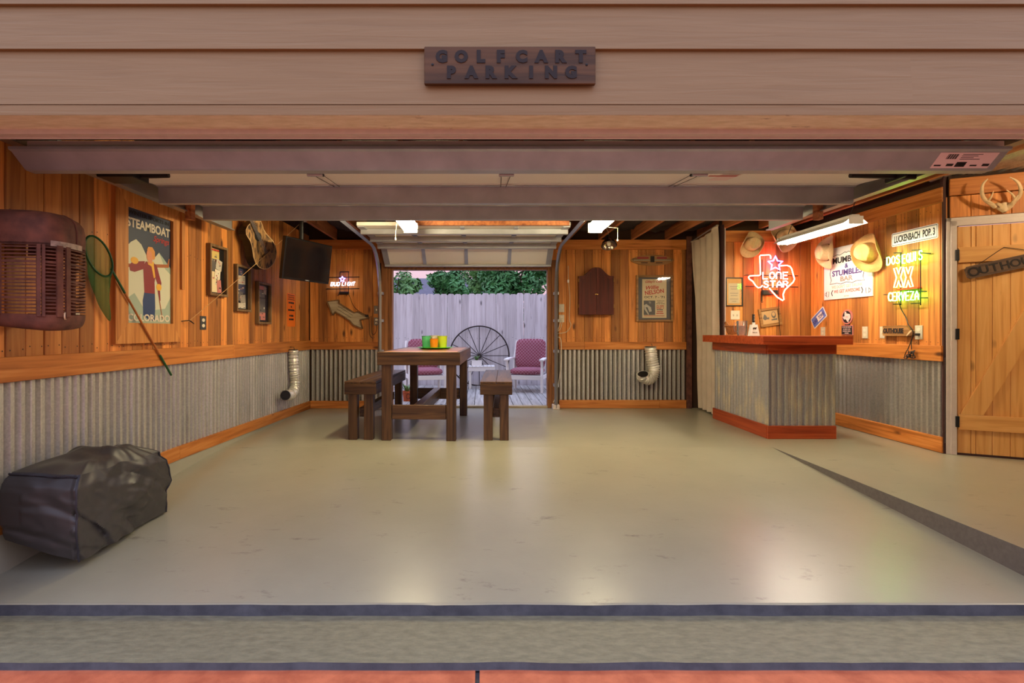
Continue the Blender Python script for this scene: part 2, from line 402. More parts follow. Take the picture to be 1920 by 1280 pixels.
def struct(o, label=None, cat=None):
    o['kind'] = 'structure'
    if label: o['label'] = label
    o['category'] = cat or o.name.split('_')[0].split('.')[0]
    return o
def sempty(name, label, cat=None, loc=(0,0,0), rz=0):
    o = bpy.data.objects.new(name, None); C.objects.link(o); o.location = loc; o.rotation_euler = (0,0,rz); o.empty_display_size = .1
    return struct(o, label, cat)
def copyobj(o, parent=None, loc=None, scale=None):
    c = o.copy(); C.objects.link(c)
    if parent: c.parent = parent
    if loc is not None: c.location = loc
    if scale is not None: c.scale = scale
    return c
def copytree(o, parent=None):
    c = o.copy(); C.objects.link(c); c.parent = parent
    for ch in o.children: copytree(ch, c)
    return c
_dg = None
def text_mb(body, mat, h, width=None, depth=.002, bold=0, shear=0, at=(0,0), y=0, rot=0, space=1, mb=None, align='CENTER'):
    """lettering as mesh in the XZ plane facing -Y; h = cap height, optional total width, centred on `at`"""
    cu = bpy.data.curves.new('t', 'FONT'); cu.body = body; cu.align_x = align; cu.size = 1; cu.extrude = 0; cu.shear = shear; cu.space_character = space
    cu.resolution_u = 3; cu.offset = bold; cu.fill_mode = 'FRONT' if depth == 0 else 'BOTH'; cu.extrude = depth/2/h if depth else 0
    ob = bpy.data.objects.new('t', cu); C.objects.link(ob)
    dg = bpy.context.evaluated_depsgraph_get()
    me = bpy.data.meshes.new_from_object(ob.evaluated_get(dg))
    xs = [v.co.x for v in me.vertices]; ys = [v.co.y for v in me.vertices]
    x0, x1, y0, y1 = min(xs), max(xs), min(ys), max(ys)
    sy = h/max(y1-y0, 1e-6) if ('\n' not in body) else h/.73
    sx = width/(x1-x0) if width else sy
    cxm = (x0+x1)/2; cym = (y0+y1)/2
    mb = mb or MB(); c, s = math.cos(rot), math.sin(rot)
    vs = []
    for v in me.vertices:
        X = (v.co.x-cxm)*sx; Z = (v.co.y-cym)*sy
        vs.append((at[0]+X*c-Z*s, y - v.co.z*h, at[1]+X*s+Z*c))
    mb.add(vs, [list(p.vertices) for p in me.polygons], mat)
    bpy.data.objects.remove(ob); bpy.data.curves.remove(cu); bpy.data.meshes.remove(me)
    return mb
def arc(cx, cz, r, a0, a1, n, y=0, rz=None):
    rz = rz or r
    return [(cx+r*math.cos(R(a0+(a1-a0)*i/n)), y, cz+rz*math.sin(R(a0+(a1-a0)*i/n))) for i in range(n+1)]
STROKE = {
 'A': [[(0,0),(.05,.6),(.3,1),(.55,.6),(.6,0)], [(.06,.38),(.54,.38)]],
 'B': [[(0,0),(0,1),(.42,1),(.55,.78),(.42,.54),(0,.54)], [(.42,.54),(.58,.28),(.44,0),(0,0)]],
 'C': [[(.58,.85),(.4,1),(.15,.95),(0,.65),(0,.35),(.15,.05),(.4,0),(.58,.15)]],
 'D': [[(0,0),(0,1),(.32,1),(.55,.75),(.55,.25),(.32,0),(0,0)]],
 'E': [[(.55,1),(0,1),(0,0),(.55,0)], [(0,.52),(.45,.52)]],
 'G': [[(.58,.85),(.4,1),(.15,.95),(0,.65),(0,.35),(.15,.05),(.4,0),(.58,.12),(.58,.45),(.32,.45)]],
 'H': [[(0,0),(0,1)], [(.55,0),(.55,1)], [(0,.5),(.55,.5)]],
 'I': [[(.12,0),(.12,1)]],
 'L': [[(0,1),(0,0),(.52,0)]],
 'N': [[(0,0),(0,.8),(.12,1),(.43,1),(.55,.8),(.55,0)]],
 'O': [[(.3,0),(.08,.15),(0,.5),(.08,.85),(.3,1),(.52,.85),(.6,.5),(.52,.15),(.3,0)]],
 'Q': [[(.3,0),(.08,.15),(0,.5),(.08,.85),(.3,1),(.52,.85),(.6,.5),(.52,.15),(.3,0)], [(.34,.25),(.62,-.08)]],
 'R': [[(0,0),(0,1),(.4,1),(.56,.76),(.4,.5),(0,.5)], [(.3,.5),(.58,0)]],
 'S': [[(.55,.84),(.38,1),(.12,.96),(.03,.76),(.16,.57),(.44,.45),(.56,.24),(.42,.02),(.14,0),(0,.16)]],
 'T': [[(0,1),(.6,1)], [(.3,1),(.3,0)]],
 'U': [[(0,1),(0,.25),(.12,.02),(.42,.02),(.55,.25),(.55,1)]],
 'V': [[(0,1),(.28,0),(.56,1)]],
 'Z': [[(0,1),(.55,1),(0,0),(.55,0)]],
}
def neon_word(word, parent, mat, x0, x1, z0, z1, r, y, slant=0, rise=0):
    """each letter of a neon word is its own bent tube"""
    n = len(word); step = (x1-x0)/n
    for i, ch in enumerate(word):
        if ch == ' ': continue
        mb = MB(); sx = step*.74/.6; h = z1-z0
        for pl in STROKE[ch]:
            mb.tube([(x0+i*step+px*sx+slant*pz*h, y, z0+pz*h+rise*(i+.5)/n) for px, pz in pl], r, mat, n=6)
        mb.build('neon_letter', parent, 60)
def star_pts(cx, cz, ro, ri, y, rot=0):
    return [(cx+(ro if k % 2 == 0 else ri)*math.sin(rot+k*PI/5), y, cz+(ro if k % 2 == 0 else ri)*math.cos(rot+k*PI/5)) for k in range(10)]
# ------------------------------------------------------------------ room planes and where a picture point lies on them
XL, YB, YK, XR = -2.58, 7.93, 7.05, 4.335
P0 = Vector((4.335, 4.99)); U = Vector((.8986, -.4388)); RZD = math.atan2(U.y, U.x)
RZ = {'L': R(90), 'B': 0, 'K': 0, 'R': R(-90), 'D': RZD}
def P(px, py, Y): return Vector(((px-CX)/F*Y, Y, EYE-(py-CY)/F*Y))
def hit(wl, px, py, off=0):
    k = (px-CX)/F
    if wl == 'L': Y = (XL+off)/k
    elif wl == 'R': Y = (XR-off)/k
    elif wl == 'B': Y = YB-off
    elif wl == 'K': Y = YK-off
    else:
        n = Vector((U.y, -U.x)); q = P0 + n*off*(1 if n.y < 0 else -1)
        s = (k*q.y-q.x)/(U.x-k*U.y); Y = q.y+U.y*s
    return P(px, py, Y)
def place(wl, x0, yt, yb, x1, off=0):
    a = hit(wl, x0, yt, off); b = hit(wl, x0, yb, off); c = hit(wl, x1, yt, off)
    wd = (a.xy-c.xy).length; m = (a+c)/2
    return Vector((m.x, m.y, (a.z+b.z)/2)), wd, a.z-b.z
def wthing(name, label, cat, wl, loc, group=None):
    return thing(name, label, cat, loc, RZ[wl], group)
# ================================================================== THE SETTING
ZT = 2.56
# ---- floors
FLOOR_BREAK, FLOOR_FRONT, DROP, XS = 5.28, 2.57, .16, 2.86
mb = MB()
def floor_z(y): return 0 if y >= FLOOR_BREAK else -DROP*(FLOOR_BREAK-y)/(FLOOR_BREAK-FLOOR_FRONT)
ys = [YB+.12, FLOOR_BREAK] + [FLOOR_BREAK-(FLOOR_BREAK-FLOOR_FRONT)*i/6 for i in range(1, 7)]
vs = []; fs = []
for y in ys:
    wob = .006*math.sin(7*y) if y == FLOOR_FRONT else 0
    vs += [(XL-.1, y, floor_z(y)), (XS, y, floor_z(y))]
for i in range(len(ys)-1): fs.append((2*i, 2*i+2, 2*i+3, 2*i+1))
mb.add(vs, fs, 'painted_floor')
mb.box(XL-.1, XS, FLOOR_FRONT+.001, YB+.12, -.6, -DROP-.05, 'apron')
# worn, slightly uneven front lip and its riser
n = 90
vs = []; fs = []
for i in range(n+1):
    x = XL-.1+(XS+.6-XL+.1)*i/n
    w1 = .008*noise.noise((x*3, 0, 0))+.004*noise.noise((x*11, 3, 0)); w2 = .006*noise.noise((x*4, 7, 0))
    vs += [(x, FLOOR_FRONT+.002, -DROP), (x, FLOOR_FRONT-.012+w1, -DROP-.004), (x, FLOOR_FRONT-.02+w2, -DROP-.056)]
for i in range(n):
    a = 3*i; b = a+3
    fs += [(a, a+1, b+1, b)]
mb.add(vs, fs, 'painted_floor')
mb.add(vs, [(3*i+1, 3*i+2, 3*i+5, 3*i+4) for i in range(n)], 'riser_paint')
struct(mb.build('floor'), 'grey painted concrete garage floor sloping gently down to the front lip', 'floor')
mb = MB()
mb.add([(XS,2.3,0),(6.2,2.3,0),(6.2,YB+.12,0),(XS,YB+.12,0),(XS,2.3,-.3),(6.2,2.3,-.3)], [(0,1,2,3),(4,5,1,0)], 'painted_floor')
mb.add([(XS,FLOOR_BREAK,0),(XS,2.3,0),(XS,2.3,-.3),(XS,FLOOR_BREAK,-.3)], [(0,1,2,3)], 'ramp_face')
struct(mb.build('floor_bar_slab'), 'raised level slab of painted concrete in front of the bar', 'floor')
mb = MB(); Y1 = 2.19
n = 80; vs = []; fs = []
for i in range(n+1):
    x = -4+9*i/n; wv = .01*noise.noise((x*4, 1, 0))+.006*noise.noise((x*13, 5, 0))
    vs += [(x, FLOOR_FRONT+.05, -.212), (x, Y1+wv, -.212), (x, Y1-.01+wv*.5, -.24)]
fs = [(3*i, 3*i+1, 3*i+4, 3*i+3) for i in range(n)]
mb.add(vs, fs, 'apron'); mb.add(vs, [(3*i+1, 3*i+2, 3*i+5, 3*i+4) for i in range(n)], 'riser_paint')
struct(mb.build('floor_apron'), 'rough concrete apron strip along the garage threshold', 'floor')
dr = sempty('driveway', 'red stained concrete driveway slabs at the very front', 'driveway')
MB().box(-5, -.03, -6, Y1+.06, -.33, -.238, 'red_concrete').build('slab', dr)
MB().box(-.012, 6, -6, Y1+.06, -.33, -.238, 'red_concrete').build('slab', dr)
MB().box(-.03, -.012, -6, Y1+.05, -.33, -.25, 'riser_paint').build('joint_strip', dr)
struct(MB().box(-60, 60, -40, Y1, -.5, -.34, 'lawn').build('ground_front'), 'dark ground around the driveway', 'ground')
struct(MB().box(-60, 60, YB+.1, 90, -.5, -.3, 'lawn').build('ground_back'), 'grass behind the garage and fence', 'ground')

# ---- plank, corrugated and board helpers (local wall frame: X along, -Y into the room, Z up)
_pm = {}
def plank_mesh(wd, z0, z1, mat='wall_wood', th=.022):
    k = (wd, round(z0, 3), round(z1, 3), mat)
    if k not in _pm:
        c = .004; h = wd/2-.0012
        mb = MB(); prof = [(-h, th), (-h, c), (-h+c, 0), (h-c, 0), (h, c), (h, th)]
        vs = [(x, y, z) for z in (z0, z1) for x, y in prof]
        fs = [(0,1,2,3,4,5)[::-1], (6,7,8,9,10,11)] + [(i, i+1, i+7, i+6) for i in range(5)]
        mb.add(vs, fs, mat); _pm[k] = mb.mesh('plank')
    return _pm[k]
def planks(parent, x0, x1, z0, z1, widths, mat='wall_wood'):
    x = x0; rest = x1-x0; i = 0
    while x < x1-.03:
        wd = random.choice(widths)
        if x+wd > x1-.05: wd = round(x1-x, 3)
        o = bpy.data.objects.new('plank', plank_mesh(wd, z0, z1, mat)); C.objects.link(o); o.parent = parent
        o.location = (x+wd/2, random.uniform(-.003, .002), 0); x += wd
def corrugated(parent, x0, x1, z0, z1, mat='galvanised', sheet=.66, y=.009, amp=.016, pitch=.0675):
    n = max(1, round((x1-x0)/sheet)); n = max(1, n)
    for i in range(n):
        a = x0+(x1-x0)*i/n; b = x0+(x1-x0)*(i+1)/n+.008; m = int((b-a)/pitch*14); mb = MB(); vs = []
        yy = y - .001*(i % 2)
        for j in range(m+1):
            x = a+(b-a)*j/m; cw = math.cos(2*PI*(x-x0)/pitch)-.25; d = yy+amp*max(-1, min(1, cw*2.1))
            vs += [(x, d, z0), (x, d, z1), (x, d+.0012, z0), (x, d+.0012, z1)]
        fs = []
        for j in range(m):
            k = 4*j; fs += [(k, k+4, k+5, k+1), (k+2, k+3, k+7, k+6), (k, k+2, k+6, k+4), (k+1, k+5, k+7, k+3)]
        mb.add(vs, fs, mat); mb.build('corrugated_sheet', parent, 28)
def boards(parent, name, cuts, z0, z1, mat='rail_wood', y0=-.03, y1=-.001, c=.003):
    for a, b in zip(cuts[:-1], cuts[1:]):
        z = (z0+z1)/2; hh = (z1-z0)/2; L = (b-a)/2-.0012
        MB().cbox(-L, L, y0, y1, -hh, hh, mat, c).build(name, parent, loc=((a+b)/2, random.uniform(-.002, 0), z))

# ---- left wall
wl = struct(MB().box(2.46, YB+.02, .024, .12, -.3, 2.8, 'wall_backing').build('wall_left', loc=(XL, 0, 0), rot=(0, 0, R(90))), 'cedar plank wall on the left with corrugated steel below', 'wall')
planks(wl, 2.48, YB, .94, ZT, [.128, .128, .13, .145, .118, .1])
def nail_rows(parent, rows):
    mb = MB()
    for o in [c for c in parent.children if c.name.startswith('plank')]:
        x = o.location.x; hw = max(v.co.x for v in o.data.vertices)-.022
        for z in rows:
            for s in (-1, 1):
                zz = z+random.uniform(-.015, .015); xx = x+s*hw; mb.flat([(xx+.0045*math.cos(a*PI/3), zz+.0045*math.sin(a*PI/3)) for a in range(6)], -.0042, 'ink_brown')
    n_ = mb.build('nail_heads', parent); n_['kind'] = 'stuff'
nail_rows(wl, (1.05, 1.80, 2.45))
corrugated(wl, 2.48, YB, .06, .93)
t1 = sempty('trim_1', 'wooden chair rail along the left wall', 'trim', (XL, 0, 0), R(90))
boards(t1, 'rail_board', [2.48, 5.47, YB], .872, 1.008)
# baseboard follows the floor
b1 = sempty('baseboard_left', 'knotty baseboard along the left wall', 'baseboard', (XL, 0, 0), R(90))
for a, b in ((2.48, 4.5), (4.5, YB-.03)):
    za = .07*(YB-max(a, 4.4))/(YB-4.3); zb = .07*(YB-b)/(YB-4.3)
    mb = MB(); h = .11; m = (a+b)/2; L = (b-a)/2-.001; zm = (za+zb)/2
    mb.add([(-L,-.026,za-zm),(L,-.026,zb-zm),(L,0,zb-zm),(-L,0,za-zm),(-L,-.026,za-zm+h),(L,-.026,zb-zm+h),(L,0,zb-zm+h),(-L,0,za-zm+h)],
           [(0,3,2,1),(4,5,6,7),(0,1,5,4),(1,2,6,5),(2,3,7,6),(3,0,4,7)], 'rail_wood')
    mb.build('board', b1, loc=(m, 0, zm))
struct(MB().box(2.48, YB, -.018, -.001, -.2, .1, 'painted_floor').build('trim_2', loc=(XL, 0, 0), rot=(0, 0, R(90))), 'grey concrete kerb strip under the left baseboard', 'trim')

# ---- back wall with door opening
OX0, OX1, OZ = -1.35, .967, 2.06
mb = MB()
mb.box(XL-.1, OX0-.1, .024, .12, -.3, 2.8, 'wall_backing').box(OX1+.07, 4.5, .024, .12, -.3, 2.8, 'wall_backing').box(OX0-.1, OX1+.07, .024, .12, OZ+.08, 2.8, 'wall_backing')
wb = struct(mb.build('wall_back', loc=(0, YB, 0)), 'cedar plank back wall around the rear door opening', 'wall')
planks(wb, XL+.01, -1.53, .94, 2.40, [.13, .135, .145])
planks(wb, 1.13, 3.02, .94, 2.40, [.128, .134, .14, .12])
planks(wb, -1.53, 1.13, OZ+.1, 2.40, [.13, .14])
nail_rows(wb, (1.04, 2.3)); corrugated(wb, XL+.02, -1.53, .06, .93)
corrugated(wb, 1.13, 3.02, .06, .93)
boards(wb, 'top_board', [XL+.01, -1.53], 2.36, 2.5); boards(wb, 'top_board', [1.09, 3.02], 2.355, 2.5)
t2 = sempty('trim_3', 'wooden chair rail across the back wall', 'trim', (0, YB, 0))
boards(t2, 'rail_board', [XL+.026, -1.53], .872, .985); boards(t2, 'rail_board', [1.13, 1.51, 3.02], .872, .985)
b2 = sempty('baseboard_back', 'wooden baseboard along the back wall', 'baseboard', (0, YB, 0))
boards(b2, 'board', [XL+.026, -1.53], .001, .112); boards(b2, 'board', [1.13, 2.62, 3.02], .001, .125)
# rear opening casing and threshold
t3 = sempty('trim_4', 'weathered brown timber casing around the rear opening', 'trim', (0, YB, 0))
MB().cbox(OX0-.155, OX0-.06, -.012, .1, 0, OZ+.14, 'casing_wood').build('jamb', t3)
MB().cbox(OX0-.06, OX0, .02, .16, 0, OZ+.06, 'casing_wood').build('jamb', t3)
MB().cbox(OX1+.0, OX1+.06, .02, .16, 0, OZ+.06, 'casing_wood').build('jamb', t3)
MB().cbox(OX1+.06, OX1+.15, -.012, .1, 0, OZ+.14, 'casing_wood').build('jamb', t3)
MB().cbox(OX0, OX1, .02, .16, OZ, OZ+.06, 'casing_wood').build('head', t3)
MB().cbox(OX0-.06, OX1+.06, -.012, .02, OZ+.02, OZ+.14, 'casing_wood').build('head', t3)
MB().cbox(OX0, OX1, .01, .13, -.02, .03, 'weathered_wood').build('threshold', t3)
# ---- storage doorway (curtain) and the wall behind the bar
struct(MB().box(3.025, 3.1, YB-.03, YB+.0, 0, 2.55, 'rust').build('trim_5'), 'dark red brown timber post between back wall and curtain', 'trim')
wk = struct(MB().box(3.17, XR+.14, .024, .1, 0, 2.8, 'wall_backing').build('wall_bar', loc=(0, YK, 0)), 'cedar plank wall behind the bar', 'wall')
planks(wk, 3.20, XR, .86, 2.40, [.13, .14, .12, .16])
boards(wk, 'top_board', [3.2, XR], 2.32, 2.47)
corrugated(wk, 3.2, XR, .06, .9)
struct(MB().box(3.165, 3.2, -.03, .11, 0, 2.55, 'dark_lumber').build('trim_6', loc=(0, YK, 0)), 'dark edge post at the end of the bar wall', 'trim')
struct(MB().box(3.186, 3.196, -.034, -.028, 0.6, 2.5, 'white_casing').build('trim_7', loc=(0, YK, 0)), 'thin white strip on the edge of the bar wall', 'trim')
# ---- right wall
wr = struct(MB().box(-YB-.1, -4.99, .024, .12, 0, 2.8, 'wall_backing').build('wall_right', loc=(XR, 0, 0), rot=(0, 0, R(-90))), 'cedar plank wall on the right with corrugated steel below', 'wall')
planks(wr, -YK, -5.0, .94, 2.40, [.13, .14, .12, .15]); nail_rows(wr, (1.05, 2.3))
corrugated(wr, -YK, -5.0, .1, .9)
boards(wr, 'top_board', [-YK+.02, -5.0], 2.36, 2.5)
t8 = sempty('trim_8', 'wooden chair rail along the right wall', 'trim', (XR, 0, 0), R(-90))
boards(t8, 'rail_board', [-YK+.02, -5.0], .862, 1.01, y0=-.034)
b3 = sempty('baseboard_right', 'rough knotty baseboard along the right wall', 'baseboard', (XR, 0, 0), R(-90))
boards(b3, 'board', [-YK+.02, -5.0], .004, .15)
# ---- angled wall with the plank door
wd = struct(MB().box(-.02, .0, .0, .1, 0, 2.8, 'dark_lumber').box(0, 1.75, .024, .12, 2.21, 2.8, 'wall_backing').box(1.0, 1.75, .024, .12, 0, 2.21, 'wall_backing').build('wall_door', loc=(P0.x, P0.y, 0), rot=(0, 0, RZD)), 'angled wall holding the plank door', 'wall')
planks(wd, .03, 1.7, 2.205, 2.4, [.14, .15, .12])
boards(wd, 'top_board', [.02, 1.7], 2.405, 2.56)
t9 = sempty('trim_9', 'white painted casing around the plank door', 'trim', (P0.x, P0.y, 0), RZD)
def casing(p, x0, x1, z0, z1):
    mb = MB(); mb.cbox(x0, x1, -.012, .02, z0, z1, 'white_casing', .003); 
    return mb.build('casing_board', p)
casing(t9, .0, .035, .0, 2.2); MB().cbox(.03, .075, -.022, .02, .0, 2.17, 'white_casing', .003).build('casing_board', t9)
casing(t9, .0, 1.0, 2.165, 2.2); MB().cbox(.03, .97, -.022, .02, 2.12, 2.17, 'white_casing', .003).build('casing_board', t9)
MB().cbox(.925, .97, -.022, .02, .0, 2.12, 'white_casing', .003).build('casing_board', t9)
d1 = sempty('door_1', 'knotty pine plank door with diagonal brace', 'door', (P0.x, P0.y, 0), RZD)
def ds(px):
    k = (px-CX)/F; return (k*P0.y-P0.x)/(U.x-k*U.y)
cuts = [.082, ds(1821), ds(1830), ds(1861), ds(1895), .56, .68, .8, .92]
for a, b in zip(cuts[:-1], cuts[1:]):
    o = bpy.data.objects.new('plank', plank_mesh(round(b-a, 3), .02, 2.115, 'door_wood', .03)); C.objects.link(o); o.parent = d1; o.location = ((a+b)/2, .002, 0)
for za, zb in ((1.78, 1.92), (.235, .38)):
    MB().cbox(-.415, .415, -.025, .0, -.07, .07, 'door_wood_x', .003).build('ledger_board', d1, loc=(.5, 0, (za+zb)/2))
L = math.hypot(.62, 1.4); ang = math.atan2(1.4, .62)
mb = MB(); wdt = .075
mb.prism([(-.4, -.7), (-.24, -.7), (.4, .70), (.24, .70)], -.024, 0, 'door_wood'); mb.build('brace_board', d1, loc=(.50, 0, 1.08))
for z in (1.85, 1.12, .31):
    MB().cbox(.062, .09, -.032, -.012, z-.05, z+.05, 'black_metal', .002).build('hinge', d1)
struct(MB().box(.08, .93, 0, .1, 0, .018, 'dark_lumber').build('trim_10', loc=(P0.x, P0.y, 0), rot=(0, 0, RZD)), 'dark threshold under the plank door', 'trim')
q = P0+U*1.72
struct(MB().box(q.x, q.x+.1, 2.3, q.y, 0, 2.8, 'wall_wood').build('wall_alcove'), 'side wall of the alcove beside the plank door', 'wall')
# ---- ceiling and joists
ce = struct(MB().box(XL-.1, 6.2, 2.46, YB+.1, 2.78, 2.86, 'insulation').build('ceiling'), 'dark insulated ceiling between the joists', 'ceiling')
for x in (-2.18, -1.68, -1.18, -.68, -.18, .32, .82, 1.27, 1.73, 2.22, 2.72, 3.2, 3.68):
    MB().cbox(-.02, .02, -1.75, 1.78, -.11, .11, 'joist_wood', .003).build('joist', ce, loc=(x, 6.14, 2.61))
MB().cbox(-.022, .022, -2.2, 2.2, -.12, .12, 'joist_wood', .003).build('joist', ce, loc=(4.12, 5.1, 2.66))
MB().cbox(-.95, .95, -.02, .02, -.11, .11, 'joist_wood', .003).build('blocking_board', ce, loc=(0.02, 5.98, 2.44))
# insulation batts sagging between the joists
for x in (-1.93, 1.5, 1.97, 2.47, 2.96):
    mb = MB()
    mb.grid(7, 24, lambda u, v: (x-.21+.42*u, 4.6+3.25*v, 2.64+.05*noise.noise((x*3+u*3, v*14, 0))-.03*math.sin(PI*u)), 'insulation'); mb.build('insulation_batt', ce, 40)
# corrugated metal ceiling over the alcove
rs = MB(); X0, X1, m = 4.02, 6.1, 320; vs = []
for j in range(m+1):
    x = X0+(X1-X0)*j/m; d = 2.60+.012*math.cos(2*PI*(x-X0)/.09)
    vs += [(x, 2.45, d), (x, 5.16, d), (x, 2.45, d+.002), (x, 5.16, d+.002)]
fs = []
for j in range(m):
    k = 4*j; fs += [(k, k+1, k+5, k+4), (k+2, k+6, k+7, k+3), (k+1, k+3, k+7, k+5), (k, k+4, k+6, k+2)]
rs.add(vs, fs, 'galvanised'); rs.build('corrugated_sheet', ce, 50)
# ---- front wall, siding and header
XO0, XO1 = -2.36, 2.78
mb = MB()
mb.box(-6, XO0, 2.30, 2.46, -.3, 4.4, 'siding').box(XO1, 7, 2.30, 2.46, -.3, 4.4, 'siding').box(XO0, XO1, 2.30, 2.42, 2.09, 4.4, 'siding')
wf = struct(mb.build('wall_front'), 'beige front wall of the garage above the door opening', 'wall')
zc = [2.113, 2.349, 2.54, 2.73, 2.92, 3.11, 3.3, 3.49]
for a, b in zip(zc[:-1], zc[1:]):
    # lap siding board: bottom edge proud, top edge tucked behind the next
    cuts = [-6, 1.83, 7] if abs(a-2.113) < .01 or a > 2.6 else [-6, 7]
    for u, v in zip(cuts[:-1], cuts[1:]):
        mb = MB(); h = b-a; L = (v-u)/2
        mb.add([(-L,-.024,0),(L,-.024,0),(L,-.006,h+.02),(-L,-.006,h+.02),(-L,0,0),(L,0,0),(L,0,h+.02),(-L,0,h+.02)], [(0,1,2,3),(0,4,5,1),(3,2,6,7),(0,3,7,4),(1,5,6,2)], 'siding_board')
        mb.build('siding_board', wf, loc=((u+v)/2, 2.292, a))
t11 = sempty('trim_11', 'weathered beige header board over the garage opening', 'trim')
mb = MB(); mb.box(-3.2, 3.5, 2.27, 2.428, 2.068, 2.1105, 'siding_board')
mb.box(-3.2, 3.5, 2.272, 2.428, 2.0675, 2.0685, 'soffit_paint'); mb.build('header_board', t11)
MB().cbox(-3.2, 3.5, 2.428, 2.475, 2.047, 2.09, 'white_casing', .003).build('stop_moulding', t11)
MB().cbox(-3.2, 3.5, 2.47, 2.482, 2.040, 2.08, 'white_casing', .002).build('weather_strip', t11)
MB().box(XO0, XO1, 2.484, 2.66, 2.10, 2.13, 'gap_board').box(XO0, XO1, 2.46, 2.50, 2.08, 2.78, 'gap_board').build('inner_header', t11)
struct(MB().cbox(XO0-.12, XO0+.012, 2.262, 2.468, -.3, 2.066, 'siding', .004).build('trim_12'), 'beige left jamb of the garage opening', 'trim')
struct(MB().cbox(XO1-.012, XO1+.12, 2.262, 2.468, -.3, 2.066, 'siding', .004).build('trim_13'), 'beige right jamb of the garage opening', 'trim')
struct(MB().box(3.0, 6.2, 2.46, 2.52, 0, 2.8, 'wall_backing').build('wall_front_inside'), 'inside face of the front wall by the alcove', 'wall')
# ---- front garage door, rolled up overhead
fd = sempty('door_2', 'cream sectional garage door rolled up overhead with steel struts', 'garage door')
DX0, DX1 = -2.28, 2.61
def dz(y): return 2.165 if y > 3.65 else 2.165-(3.65-y)*.112
secs = [2.665, 3.16, 3.68, 4.21, 4.74]
for a, b in zip(secs[:-1], secs[1:]):
    mb = MB(); za, zb = dz(a+.004), dz(b-.004); th = .045
    vs = [(DX0,a+.004,za),(DX1,a+.004,za),(DX1,b-.004,zb),(DX0,b-.004,zb)]; vs += [(x,y,z+th) for x, y, z in vs]
    mb.add(vs, [(0,3,2,1),(4,5,6,7),(0,1,5,4),(1,2,6,5),(2,3,7,6),(3,0,4,7)], 'door_panel'); se = mb.build('door_section', fd)
    for x in (-1.12, .17, 1.44):
        st = MB(); st.add([(x-.05,a+.02,za-.003),(x+.05,a+.02,za-.003),(x+.05,b-.02,zb-.003),(x-.05,b-.02,zb-.003)], [(0,3,2,1)], 'door_panel')
        st.build('stile', se)
def strut(y, z0, z1, x0, x1):
    """hat-section reinforcing strut"""
    mb = MB(); d = .022
    prof = [(y-.055, z1), (y-.05, z1-.004), (y-d-.006, z1-.004), (y-d, z0+.004), (y-d+.004, z0), (y+d-.004, z0), (y+d, z0+.004), (y+d+.006, z1-.004), (y+.05, z1-.004), (y+.055, z1)]
    n = len(prof); vs = [(x, a, b) for x in (x0, x1) for a, b in prof]
    fs = [tuple(range(n))[::-1], tuple(range(n, 2*n))] + [(i, i+1, i+1+n, i+n) for i in range(n-1)]+[(n-1, 0, n, 2*n-1)]
    return mb.add(vs, fs, 'steel').build('strut', fd)
mb = MB(); prof_ = [(2.60, 2.036), (2.62, 2.030), (2.695, 1.968), (2.705, 1.962), (2.76, 1.962), (2.765, 1.966), (2.77, 2.05), (2.60, 2.05)]; n_ = len(prof_)
mb.add([(x, a_, b_) for x in (-2.315, 2.583) for a_, b_ in prof_], [tuple(range(n_))[::-1], tuple(range(n_, 2*n_))]+[(i, (i+1) % n_, (i+1) % n_+n_, i+n_) for i in range(n_)], 'steel'); s1 = mb.build('strut', fd)
strut(3.775, 2.045, 2.162, DX0, DX1)
strut(4.37, 2.055, 2.162, DX0, DX1)
# printed label on the first strut (lies on its slanted face)
La = math.atan2(.062, .075); lb = MB(); Ml = Matrix.Translation((2.40, 2.6575-.0005, 1.999-.0008)) @ Matrix.Rotation(PI/2-La, 4, 'X')
lb.rect(-.145, .145, -.044, .044, 0, 'pale_pink', Ml)
for i in range(9): lb.rect(-.10+.006*i, -.097+.006*i+.002*(i % 2), .008, .036, -.0006, 'ink', Ml)
for i in range(4): lb.rect(-.03, .07-.018*(i % 3), .033-.009*i, .036-.009*i, -.0006, 'ink', Ml)
lb.rect(-.03, .02, -.036, -.008, -.0006, 'ink', Ml)
for i in range(5): lb.rect(-.135+.06*i, -.10+.06*i, -.032, -.024+.006*(i % 3), -.0006, 'ink', Ml)
lb.build('label_sticker', s1, label='printed pale sticker on the strut')
wn = MB(); wn.add([(1.42,3.33,dz(3.33)-.004),(1.62,3.33,dz(3.33)-.004),(1.62,3.55,dz(3.55)-.004),(1.42,3.55,dz(3.55)-.004)], [(0,3,2,1)], 'pale_pink')
wn.add([(1.43,3.36,dz(3.36)-.0055),(1.61,3.36,dz(3.36)-.0055),(1.61,3.39,dz(3.39)-.0055),(1.43,3.39,dz(3.39)-.0055)], [(0,3,2,1)], 'ink_red'); wn.build('warning_label', fd)
for x in (-1.02, .145, 1.32):
    y = 3.24; z = dz(y)
    h = MB(); h.cbox(x-.045, x+.045, y-.05, y+.05, z-.02, z-.004, 'black_metal', .003); h.tube([(x-.045, y, z-.022), (x+.045, y, z-.022)], .011, 'steel', 8); h.build('hinge', fd)
    for sx in (-.03, .03):
        MB().tube([(x+sx, y+.05, z-.006), (x+sx*(.6), y+.5, dz(y+.5)-.006)], .002, 'black_wire', 4).build('cable', fd)
